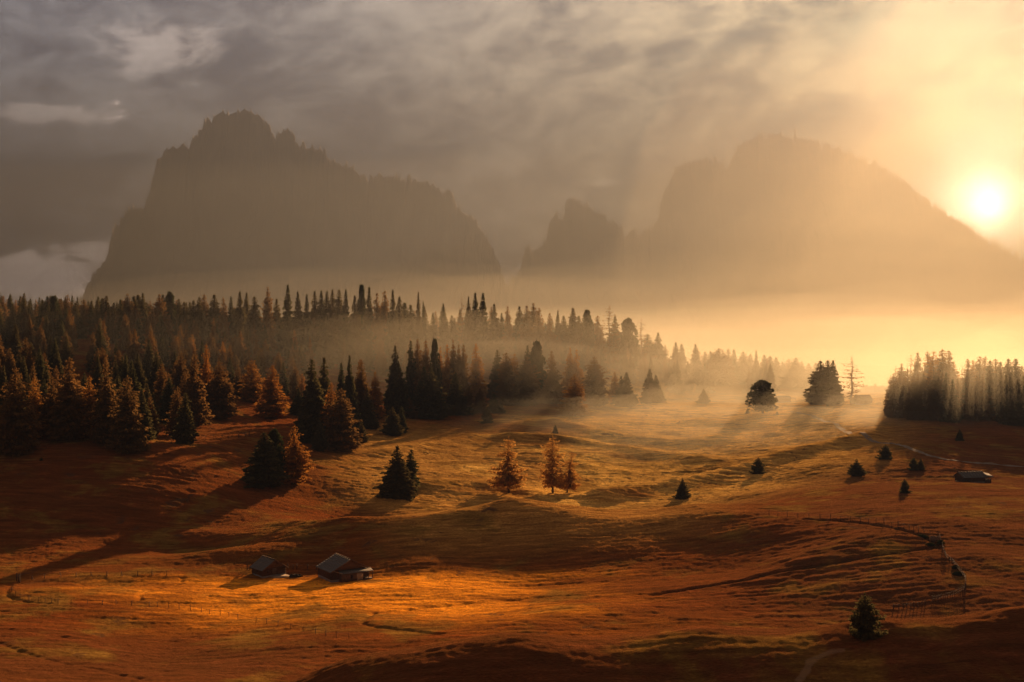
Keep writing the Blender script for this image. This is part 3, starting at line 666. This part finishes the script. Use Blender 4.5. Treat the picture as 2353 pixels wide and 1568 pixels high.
# body of the left wood: individual trees filling the slope behind the front row
def fill(n, box, hr, kinds, g, labs, gap=7., cond=None):
    k = 0; tries = 0
    while k < n and tries < 8000:
        tries += 1; u = TR.uniform(box[0], box[1]); y = TR.uniform(box[2], box[3]); x = (u - CX) / F * y
        if cond and not cond(u, y): continue
        if any((x - a) ** 2 + (y - b) ** 2 < gap * gap for a, b in TREES): continue
        kd = TR.choice(kinds); h = TR.uniform(*hr)
        tree(kd, x, y, h, h * TR.uniform(.28, .36), labs[kd], g); k += 1
fill(105, (-90, 430, 430, 690), (15, 21), 'SSGGG', 'trees filling the left wood', {'S': 'dark spruce deep in the left wood', 'G': 'dull brown larch deep in the left wood'}, 8.5)
fill(34, (400, 700, 545, 690), (15, 20), 'GGSGL', 'hazy trees behind the lit clearing', {'S': 'hazy spruce in the bank behind the lit clearing', 'G': 'hazy brown larch in the bank behind the lit clearing', 'L': 'hazy rust larch in the bank behind the lit clearing'}, 8., lambda u, y: not (u > 560 and y < 600))
fill(150, (-60, 960, 670, 850), (17, 23), 'SSG', 'trees under the skyline of the left ridge', {'S': 'spruce in the rank under the left ridge skyline', 'G': 'brown larch in the rank under the left ridge skyline'}, 6.0, lambda u, y: (u < 730 or y < 765 or y > 870 or u > 905) and (u > 560 or y > 660) and not (u > 730 and y < 730))
fill(64, (760, 1500, 830, 940), (17, 24), 'SSG', 'hazy trees under the middle skyline', {'S': 'hazy spruce in the rank under the middle skyline', 'G': 'hazy larch in the rank under the middle skyline'}, 8., lambda u, y: u > 930 or y > 885)
fill(34, (1230, 1780, 830, 960), (16, 23), 'SSG', 'ghostly trees in the mist behind the meadow', {'S': 'ghostly spruce sunk in the mist behind the meadow', 'G': 'ghostly larch sunk in the mist behind the meadow'}, 9.)


# ------------------------------------------------------------------ huts
def wood_mat(name, c1, c2, sc=(1, 1, 9)):
    m, T = mat(name); ob = T.new('ShaderNodeTexCoord').outputs['Object']
    n = T.noise(T.vm('MULTIPLY', ob, sc), 1.6, 5, .65); n2 = T.noise(ob, .7, 3, .5)
    c = T.mix(T.mr(n, .3, .7), c1, c2); c = T.mix(T.m('MULTIPLY', T.mr(n2, .45, .75), .5), c, tuple(v * 1.5 for v in c1))
    out(T, principled(T, c, .85, n, .6, .03)); return m
M_LOG = wood_mat('dark_log', (.050, .028, .020), (.12, .070, .048)); M_BOARD = wood_mat('weathered_board', (.085, .052, .038), (.19, .125, .09), (9, 9, 1))
M_SHING = wood_mat('grey_shingle', (.08, .08, .078), (.17, .166, .16), (5, 1.2, 5)); M_PALE = wood_mat('pale_wood', (.30, .22, .15), (.48, .37, .26), (2, 2, 6))
M_STONE = wood_mat('footing_stone', (.16, .15, .14), (.30, .28, .26), (2, 2, 2)); M_DARK, _T = mat('dark_opening'); out(_T, principled(_T, (.012, .010, .009), .9))
class MB:
    def __init__(s): s.v = []; s.f = []
    def hexa(s, pts):
        i = len(s.v); s.v += [tuple(p) for p in pts]
        s.f += [(i, i + 3, i + 2, i + 1), (i + 4, i + 5, i + 6, i + 7), (i, i + 1, i + 5, i + 4), (i + 1, i + 2, i + 6, i + 5), (i + 2, i + 3, i + 7, i + 6), (i + 3, i, i + 4, i + 7)]
    def box(s, x0, x1, y0, y1, z0, z1): s.hexa([(x0, y0, z0), (x1, y0, z0), (x1, y1, z0), (x0, y1, z0), (x0, y0, z1), (x1, y0, z1), (x1, y1, z1), (x0, y1, z1)])
    def bar(s, p, q, w, d=None):
        d = d or w; p = Vector(p); q = Vector(q); a = (q - p).normalized(); n = a.cross(Vector((0, 0, 1)))
        n = Vector((1, 0, 0)) if n.length < .01 else n.normalized(); b = a.cross(n)
        s.hexa([p + n * x * w / 2 + b * y * d / 2 for x, y in ((-1, -1), (1, -1), (1, 1), (-1, 1))] + [q + n * x * w / 2 + b * y * d / 2 for x, y in ((-1, -1), (1, -1), (1, 1), (-1, 1))])
    def build(s, name, m, parent=None):
        o = link(name, mesh_np(name, s.v, s.f), None, parent); o.data.materials.append(m); return o
HR = random.Random(9)
def roof_slabs(name, L, half, z_eave, z_ridge, root, x0=None, over=.55, eave=.55, m=None):
    """two shingled slopes laid in overlapping courses"""
    mb = MB(); x0 = -L / 2 if x0 is None else x0; sl = (z_ridge - z_eave) / half; n = 9
    for sd in (-1, 1):
        for i in range(n):
            a = (half + eave) * (1 - i / n); b = (half + eave) * (1 - (i + 1.15) / n)
            if i == n - 1: b = 0.0
            za, zb = z_ridge - a * sl + .10, z_ridge - b * sl + .07
            xs = np.linspace(x0 - over, x0 + L + over, 9)
            for k in range(8):
                j = HR.uniform(0, .035); y0, y1 = (sd * a, sd * b) if sd < 0 else (sd * b, sd * a); z0, z1 = (za + j, zb + j) if sd < 0 else (zb + j, za + j)
                mb.hexa([(xs[k], y0, z0 - .07), (xs[k + 1] - .004, y0, z0 - .07), (xs[k + 1] - .004, y1, z1 - .07), (xs[k], y1, z1 - .07), (xs[k], y0, z0), (xs[k + 1] - .004, y0, z0), (xs[k + 1] - .004, y1, z1), (xs[k], y1, z1)])
    o = mb.build(name, m or M_SHING, root)
    r = MB(); r.bar((x0 - over - .02, 0, z_ridge + .16), (x0 + L + over + .02, 0, z_ridge + .16), .24, .12); r.build('ridge_board', M_LOG, o)
    v = MB()
    for xx in (x0 - over - .05, x0 + L + over + .05):
        for sd in (-1, 1): v.bar((xx, 0, z_ridge + .04), (xx, sd * (half + eave), z_ridge + .04 - (half + eave) * sl), .06, .22)
    v.build('verge_board', M_BOARD, o); return o
def hut(u, v, rot, L, Wd, hw, hr, label, name='hut', y=None, door=True):
    x, yy = hit(u, v) if y is None else ((u - CX) / F * y, y)
    c, s_ = math.cos(rot), math.sin(rot); hs = []
    for a in (-L / 2, L / 2):
        for b in (-Wd / 2, Wd / 2): hs.append(float(H(np.array([x + a * c - b * s_]), np.array([yy + a * s_ + b * c]))[0]))
    z = max(hs) * .6 + min(hs) * .4; e = bpy.data.objects.new(name, None); C.objects.link(e); e.location = (x, yy, z); e.rotation_euler = (0, 0, rot)
    drop = z - min(hs) + .3
    f = MB(); f.box(-L / 2 - .06, L / 2 + .06, -Wd / 2 - .06, Wd / 2 + .06, -drop, .22); f.build('footing', M_STONE, e)
    w = MB(); n = max(6, int((hw - .22) / .24)); dz = (hw - .22) / n
    for k in range(n):
        z0 = .224 + k * dz; ex = .22 if k % 2 else .0; ey = .0 if k % 2 else .22; j = HR.uniform(-.012, .012)
        for sd in (-1, 1):
            w.box(-L / 2 - ex, L / 2 + ex, sd * Wd / 2 - .09 + j, sd * Wd / 2 + .09 + j, z0, z0 + dz - .012)
            w.box(sd * (L / 2 + .003) - .09 + j, sd * (L / 2 + .003) + .09 + j, -Wd / 2 - ey + .004, Wd / 2 + ey - .004, z0 + .002, z0 + dz - .016)
    w.box(-L / 2 + .08, L / 2 - .08, -Wd / 2 + .08, Wd / 2 - .08, .23, hw - .01)
    w.build('wall', M_LOG, e)
    g_ = MB(); n = int(Wd / .22)
    for sd in (-1, 1):
        for k in range(n):
            y0 = -Wd / 2 + Wd * k / n; y1 = y0 + Wd / n - .015; t = lambda q: hw + (hr - hw) * (1 - abs(q) / (Wd / 2)) - .02
            xa = sd * (L / 2 + .02 + HR.uniform(0, .02)); xb = xa - sd * .05; xs = sorted((xa, xb))
            g_.hexa([(xs[0], y0, hw + .002), (xs[1], y0, hw + .002), (xs[1], y1, hw + .002), (xs[0], y1, hw + .002), (xs[0], y0, t(y0)), (xs[1], y0, t(y0)), (xs[1], y1, t(y1)), (xs[0], y1, t(y1))])
    g_.build('gable', M_BOARD, e)
    roof_slabs('roof', L, Wd / 2, hw, hr, e)
    if door:
        d = MB()
        for k in range(6): d.box(L / 2 + .10, L / 2 + .15, -.55 + k * .18, -.55 + k * .18 + .165, .25, 1.85)
        dd = d.build('door', M_BOARD, e); hn = MB(); hn.box(L / 2 + .15, L / 2 + .19, .30, .34, 1.0, 1.15); hn.build('handle', M_DARK, dd)
    tag(e, label, 'hut'); return e
def window(e, x, y, z, w, h, axis='x', m=None):
    fr = MB()
    def bx(a0, a1, z0, z1, t0, t1, mb=fr):
        mb.box(x + t0, x + t1, y + a0, y + a1, z + z0, z + z1) if axis == 'x' else mb.box(x + a0, x + a1, y - t1, y - t0, z + z0, z + z1)
    bx(-w / 2 - .07, w / 2 + .07, h / 2, h / 2 + .07, .02, .08); bx(-w / 2 - .07, w / 2 + .07, -h / 2 - .07, -h / 2, .02, .08)
    bx(-w / 2 - .07, -w / 2, -h / 2, h / 2, .02, .08); bx(w / 2, w / 2 + .07, -h / 2, h / 2, .02, .08); bx(-.02, .02, -h / 2, h / 2, .03, .07)
    f = fr.build('window', M_BOARD, e); p = MB(); bx(-w / 2, w / 2, -h / 2, h / 2, .0, .025, p); p.build('pane', m or M_DARK, f)
# the small hut with its grey roof
h1 = hut(618, 1321, R(-50), 5.4, 6.2, 1.9, 3.9, 'smaller log hut with grey shingle roof, left of the two by the gold meadow')
window(h1, 0, -3.1 - .09, 1.15, .7, .6, 'y'); window(h1, 2.7 + .09, -1.9, 1.2, .5, .6)
p = MB(); p.box(2.95, 5.1, -1.2, 3.0, -.5, .02); p.build('porch_deck', M_PALE, h1)
p = MB(); p.hexa([(-2.9, -1.0, 2.05), (-1.9, -3.3, 1.75), (-5.0, -3.3, 1.0), (-5.0, -1.0, 1.3), (-2.9, -1.0, 2.12), (-1.9, -3.3, 1.82), (-5.0, -3.3, 1.07), (-5.0, -1.0, 1.37)]); p.bar((-4.9, -3.2, -.6), (-4.9, -3.2, 1.0), .1); p.bar((-4.9, -1.1, -.6), (-4.9, -1.1, 1.3), .1); p.build('lean_to', M_BOARD, h1)
# the barn
h2 = hut(789, 1327, R(-58), 8.0, 9.8, 2.3, 4.7, 'larger dark barn with grey shingle roof and a low porch, beside the gold meadow', name='barn', door=False)
pr = MB()
for k in range(26): pr.box(5.9, 5.95, -3.0 + k * .22, -3.0 + k * .22 + .20, -.4, 1.75)
for k in range(7): pr.box(4.25 + k * .24, 4.25 + k * .24 + .22, -3.04, -2.99, -.4, 1.85)
pr.build('porch_wall', M_BOARD, h2)
pr = MB(); pr.hexa([(4.25, -3.3, 2.30), (6.3, -3.3, 1.80), (6.3, 5.2, 1.80), (4.25, 5.2, 2.30), (4.25, -3.3, 2.37), (6.3, -3.3, 1.87), (6.3, 5.2, 1.87), (4.25, 5.2, 2.37)]); pr.build('porch_roof', M_SHING, h2)
pr = MB(); pr.bar((6.2, 5.0, -.9), (6.2, 5.0, 1.8), .14); pr.bar((6.2, 3.9, -.9), (6.2, 3.9, 1.8), .14); pr.box(5.0, 6.3, 2.9, 5.1, -1.0, .12); pr.build('porch_post', M_BOARD, h2)
pr = MB(); pr.box(5.955, 6.0, .9, 2.4, -.3, 1.6); dd = pr.build('door', M_PALE, h2); pr = MB(); pr.box(6.0, 6.04, 1.1, 1.15, .6, .75); pr.build('handle', M_DARK, dd)
window(h2, 5.93, -.5, .9, .5, .9)
pr = MB(); pr.bar((4.3, -4.9, 2.5), (6.3, -3.0, 1.95), .12, .05); pr.bar((4.3, 2.5, 3.1), (6.3, 5.0, 1.95), .12, .05); pr.build('barge_board', M_PALE, h2)
# the log hut on the right meadow, open bay at its right end
h3 = hut(2229, 1108, R(14), 7.8, 4.6, 1.9, 3.2, 'long low log hut with an open bay at its right end, on the right meadow', door=False)
o3 = MB(); o3.bar((6.3, -2.2, -.8), (6.3, -2.2, 1.9), .16); o3.bar((6.3, 2.2, -.8), (6.3, 2.2, 1.9), .16); o3.build('porch_post', M_LOG, h3)
o3 = MB(); o3.box(3.92, 6.3, -2.26, -2.16, -.5, .85); o3.box(6.25, 6.33, -2.1, 2.1, -.5, .85); o3.build('parapet', M_LOG, h3)
o3 = MB(); o3.hexa([(3.9, -2.9, 1.75), (6.9, -2.9, 1.72), (6.9, 0, 2.4), (3.9, 0, 3.1), (3.9, -2.9, 1.85), (6.9, -2.9, 1.82), (6.9, 0, 2.5), (3.9, 0, 3.2)]); o3.hexa([(3.9, 0, 3.1), (6.9, 0, 2.4), (6.9, 2.9, 1.72), (3.9, 2.9, 1.75), (3.9, 0, 3.2), (6.9, 0, 2.5), (6.9, 2.9, 1.82), (3.9, 2.9, 1.85)]); o3.build('porch_roof', M_SHING, h3)
# far huts
h4 = hut(1799, 925, R(6), 8.2, 6.0, 2.6, 3.9, 'pale-roofed hut in the mist right of the round bushy pine')
o4 = MB(); o4.bar((7.6, -2.6, -1.), (7.6, -2.6, 2.6), .2); o4.bar((7.6, 2.6, -1.), (7.6, 2.6, 2.6), .2); o4.box(4.8, 7.8, -2.8, 2.8, 2.6, 2.75); o4.build('porch', M_BOARD, h4)
h5 = hut(1985, 929, R(18), 6.6, 6.0, 2.4, 4.9, 'small steep-roofed hut in the mist near the right wood')
# dark heap on the grass between the huts
bm = bmesh.new(); bmesh.ops.create_icosphere(bm, subdivisions=4, radius=1.0)
for v in bm.verts:
    p = v.co; k = 1 + .45 * float(perlin(np.array(p.x * 2.2 + 3), np.array(p.y * 2.2 + p.z * 2), 8)) + .12 * float(perlin(np.array(p.x * 8.), np.array(p.y * 8 + p.z * 9), 12)); v.co = (p.x * 1.5 * k, p.y * 1.0 * k, max(p.z, -.4) * .62 * k)
me = bpy.data.meshes.new('manure_heap'); bm.to_mesh(me); bm.free(); me.materials.append(wood_mat('dung', (.022, .015, .010), (.05, .035, .022), (3, 3, 3)))
hx, hy = hit(679, 1327); o = link('manure_heap', me); o.location = (hx, hy, float(H(np.array([hx]), np.array([hy]))[0]) + .1); tag(o, 'low dark heap on the grass between the hut and the barn', 'heap')

# ------------------------------------------------------------------ fences
def zat(x, y): return float(H(np.array([x]), np.array([y]))[0])
def fence(uvs, h, label, rails=1, w=.13, braced=False, name='post_fence', sub=1, y=None):
    pts = [hit(u, v) for u, v in uvs]; q = []
    for a, b in zip(pts[:-1], pts[1:]):
        for k in range(sub): q.append((a[0] + (b[0] - a[0]) * k / sub, a[1] + (b[1] - a[1]) * k / sub))
    q.append(pts[-1]); e = bpy.data.objects.new(name, None); C.objects.link(e); e.location = (*q[0], zat(*q[0]))
    ox, oy, oz = e.location; tops = []
    for i, (x, y_) in enumerate(q):
        z = zat(x, y_); hh = h * HR.uniform(.85, 1.15); lx, ly = HR.uniform(-.06, .06), HR.uniform(-.06, .06)
        m_ = MB(); m_.bar((x - ox, y_ - oy, z - oz - .3), (x - ox + lx, y_ - oy + ly, z - oz + hh), w * HR.uniform(.85, 1.15))
        if braced and i % 2 == 0: m_.bar((x - ox + .5, y_ - oy, z - oz - .2), (x - ox, y_ - oy, z - oz + hh * .8), w * .6)
        m_.build('post', M_LOG, e); tops.append(Vector((x - ox, y_ - oy, z - oz)))
    for r in range(rails):
        m_ = MB(); f = (.85, .45, .2)[r] * h
        for a, b in zip(tops[:-1], tops[1:]): m_.bar(a + Vector((0, 0, f)), b + Vector((0, 0, f + HR.uniform(-.05, .05))), .03 if rails == 1 else .07)
        m_.build('wire' if rails == 1 else 'rail', M_LOG, e)
    return tag(e, label, 'fence')
rA = lambda X, Y: (X * .3418, 1091.5 + Y * .3418)
r7b = lambda X, Y: (1780.8 + X * .21973, 1166.2 + Y * .21973)
A = lambda reg, L_: [reg(*p) for p in L_]
fence(A(rA, [(78, 785), (105, 818), (135, 833), (195, 848), (258, 853), (303, 862), (348, 868), (390, 872), (478, 873), (588, 873), (688, 875), (780, 878), (885, 882), (1003, 890), (1058, 893), (1135, 902), (1203, 908), (1280, 915), (1355, 926), (1408, 938), (1480, 946), (1540, 956), (1600, 970), (1722, 996), (1793, 1006), (1870, 1020), (1956, 1040), (2038, 1056), (2120, 1070), (2190, 1084), (2260, 1094), (2346, 1104)]), 1.1, 'long post fence curving across the gold meadow in front of the huts', w=.09)
fence(A(rA, [(215, 712), (300, 700), (405, 692), (512, 688), (612, 687), (718, 686), (815, 686), (925, 684), (1020, 682), (1120, 684)]), 1.3, 'braced post fence along the back edge of the gold meadow at the left', braced=True, w=.11)
fence(A(rA, [(112, 720), (125, 722), (134, 728)]), 2.0, 'three close tall posts where the meadow fences meet at the left edge', w=.22)
fence(A(rA, [(1662, 640), (1680, 641), (1700, 642)]), 1.4, 'short run of posts just left of the smaller log hut', w=.14)
fence(A(rA, [(1935, 634), (1970, 636), (1996, 637), (2068, 640), (2128, 645)]), 1.4, 'post fence between the smaller hut and the barn', w=.13)
fence(A(r7b, [(-60, 92), (30, 96), (130, 106), (240, 115), (355, 124), (470, 134), (580, 145), (685, 153), (787, 160), (893, 170), (980, 178), (1057, 188), (1140, 198), (1222, 211), (1288, 223), (1350, 238), (1402, 252), (1450, 268), (1500, 284), (1560, 302), (1620, 320)]), 1.5, 'wire fence following the brook over the right shoulder of the hill', w=.10)
fence(A(r7b, [(1750, 430), (1755, 470), (1775, 510), (1792, 550), (1858, 600), (1885, 640), (1912, 668), (1942, 705), (1975, 745), (1998, 795), (1994, 850), (1978, 888), (1940, 905), (1905, 925), (1878, 945), (1832, 965), (1780, 972), (1745, 980), (1710, 987), (1680, 992), (1645, 1000)]), 1.3, 'rail fence looping down the red slope at the right', rails=2, w=.10, sub=2, name='rail_fence')
fence(A(r7b, [(1570, 1030), (1540, 1048), (1495, 1054), (1455, 1058), (1420, 1060), (1380, 1064), (1340, 1066), (1295, 1070), (1240, 1072)]), 1.1, 'low row of posts behind the black bushy spruce', w=.13)
fence(A(r2, [(-30, 1118), (43, 1112), (97, 1104), (155, 1100), (203, 1092), (262, 1084), (325, 1078), (400, 1073), (455, 1071)]), 1.5, 'post fence on the dark slope below the left wood', w=.11)
fence(A(r2, [(540, 1062), (600, 1056), (630, 1052)]), 1.7, 'short rail gate at the end of the slope fence, left of the shaggy spruce', rails=3, w=.2, name='rail_gate')
# planks and brush where brook and fence cross
gx, gy = hit(2150, 1246); e = bpy.data.objects.new('plank_shelter', None); C.objects.link(e); e.location = (gx, gy, zat(gx, gy))
m_ = MB()
for k in range(7): m_.hexa([(-1.3 + k * .34, -.5, -.2), (-1.3 + k * .34 + .3, -.5, -.2), (-1.3 + k * .34 + .3, -.44, -.2), (-1.3 + k * .34, -.44, -.2), (-1.3 + k * .34, .35, 1.15), (-1.3 + k * .34 + .3, .35, 1.15), (-1.3 + k * .34 + .3, .41, 1.15), (-1.3 + k * .34, .41, 1.15)])
m_.build('plank', M_BOARD, e); m_ = MB(); m_.bar((1.25, -.6, -.3), (1.05, .3, 1.7), .12); m_.bar((-1.2, .4, -.3), (-1.2, .4, 1.3), .12); m_.build('post', M_PALE, e)
tag(e, 'small leaning plank shelter with a pale post where the brook meets the fence', 'shelter')
for (u, v, hh, ww, lab) in [(2138, 1256, .7, 1.9, 'low dark shrub at the brook crossing, just below the plank shelter'), (2162, 1252, 1.1, 1.5, 'shrub right of the plank shelter'), (2120, 1238, .9, 2.4, 'shrub on the brook bank left of the plank shelter'), (2196, 1308, .8, 1.5, 'shrub against the rail fence on the red slope'), (2203, 1322, .7, 2.2, 'wider shrub lower down against the rail fence')]:
    x, y_ = hit(u, v); e = tree('P', x, y_, hh, ww, lab, var=0); e.name = 'shrub'; e['category'] = 'shrub'
# gravel track over the right meadow
def ribbon(name, pts, w, m, lift=.10, n=5):
    P = np.array(pts); T_ = np.gradient(P, axis=0); T_ /= np.linalg.norm(T_, axis=1, keepdims=True); N_ = np.stack([-T_[:, 1], T_[:, 0]], 1)
    s_ = np.linspace(-1, 1, n); X = P[:, None, 0] + N_[:, None, 0] * s_ * w / 2; Y = P[:, None, 1] + N_[:, None, 1] * s_ * w / 2
    Z = H(X, Y) + lift; o = link(name, grid_mesh(name, X, Y, Z), m); o['kind'] = 'structure'
    uvl = o.data.attributes.new('side', 'FLOAT', 'POINT'); uvl.data.foreach_set('value', np.tile(s_, len(P)).astype(np.float32)); return o
m, T = mat('gravel'); sd_ = T.m('ABSOLUTE', T.new('ShaderNodeAttribute', attribute_name='side').outputs['Fac'])
n_ = T.noise(T.new('ShaderNodeNewGeometry').outputs['Position'], 1.2, 5, .7)
rut = T.m('MULTIPLY', T.mr(sd_, .12, .3), T.mr(T.m('ADD', sd_, T.m('MULTIPLY', n_, .3)), 1.15, .95))
out(T, principled(T, T.mix(rut, (.20, .12, .05), T.mix(n_, (.20, .15, .11), (.32, .26, .20))), .95, n_, .5, .05))
fine_ = smooth_line(TRACK, 3); ribbon('dirt_track', fine_, 2.6, m, .09, 7)

# ------------------------------------------------------------------ air
def volume_mat(name, dens, color, g):
    m, T = mat(name); v = T.new('ShaderNodeVolumePrincipled')
    T.put(v.inputs['Color'], color); v.inputs['Density'].default_value = dens; v.inputs['Anisotropy'].default_value = g
    T.l.new(v.outputs[0], T.new('ShaderNodeOutputMaterial').inputs['Volume']); return m
def box_mesh(name, lo, hi):
    x0, y0, z0 = lo; x1, y1, z1 = hi
    co = [(x0, y0, z0), (x1, y0, z0), (x1, y1, z0), (x0, y1, z0), (x0, y0, z1), (x1, y0, z1), (x1, y1, z1), (x0, y1, z1)]
    return mesh_np(name, co, [(0, 3, 2, 1), (4, 5, 6, 7), (0, 1, 5, 4), (1, 2, 6, 5), (2, 3, 7, 6), (3, 0, 4, 7)])
haze = link('haze', box_mesh('haze', (-12500, -60, ZMIN - 1), (12500, 9300, 1160)), volume_mat('haze_air', .00036, (.0168, .0236, .0410), .36))
haze['kind'] = 'stuff'
def mist(u, y, z, rx, ry, rz, dens, color=(.42, .43, .40), g=.6, name='valley_mist'):
    """a bank of mist lying in a hollow: a low dome of even density"""
    bm = bmesh.new(); bmesh.ops.create_icosphere(bm, subdivisions=4, radius=1.0)
    x = (u - CX) / F * y
    for v in bm.verts:
        p = v.co.copy(); k = 1 + .28 * float(perlin(np.array(p.x * 2.2 + u), np.array(p.y * 2.2 + p.z), 3))
        v.co = (x + p.x * rx * k, y + p.y * ry * k, max(z + p.z * rz * k, ZMIN - .5))
    me = bpy.data.meshes.new(name); bm.to_mesh(me); bm.free()
    o = link(name, me, volume_mat('mist_air', dens, color, g)); o['kind'] = 'stuff'; return o
WARM = (.46, .41, .31)
def layers(u, y, z, rx, ry, rz, dens, color, name='valley_mist', qs=(.5, .75, 1.0, 1.35)):
    for k, q in enumerate(qs): mist(u + 35 * k, y + 20 * k, z, rx * q, ry * (.7 + .3 * q), rz * q, dens / len(qs), color, name=name)
WARM = (.80, .80, .66)
MANY = (.5, .7, .9, 1.15, 1.5, 2.0)
layers(1560, 850, -62, 300, 150, 36, .0017, WARM, qs=MANY)
layers(1320, 960, -66, 360, 150, 58, .0012, WARM, qs=MANY)
layers(1980, 790, -62, 260, 130, 38, .0021, WARM, qs=MANY)
layers(2240, 575, -55, 80, 50, 48, .0026, WARM, qs=(.7, 1.0, 1.3))
layers(330, 640, -26, 230, 110, 28, .0008, (.42, .42, .36), qs=(.5, .8, 1.1, 1.4))
layers(620, 740, -30, 260, 80, 26, .0009, (.42, .42, .36), qs=(.5, .8, 1.1, 1.4))
mist(1050, 700, -40, 190, 70, 40, .0009, (.6, .6, .5))
mist(980, 830, -48, 200, 100, 34, .0012, WARM)
mist(1650, 640, -66, 170, 140, 24, .0012, WARM)
mist(1420, 660, -64, 200, 120, 22, .0006, WARM)
layers(1700, 1350, -140, 900, 330, 175, .0004, (.30, .32, .30), qs=(.5, .8, 1.1, 1.5, 2.0, 2.7, 3.6))
layers(1000, 3000, -160, 3000, 1300, 300, .00035, (.045, .062, .085), 'far_mist', (.35, .55, .75, .95, 1.2, 1.5, 1.9))
layers(2150, 2300, -200, 640, 850, 620, .00095, (.32, .31, .25), 'far_mist', (.3, .45, .6, .75, .9, 1.1, 1.35))
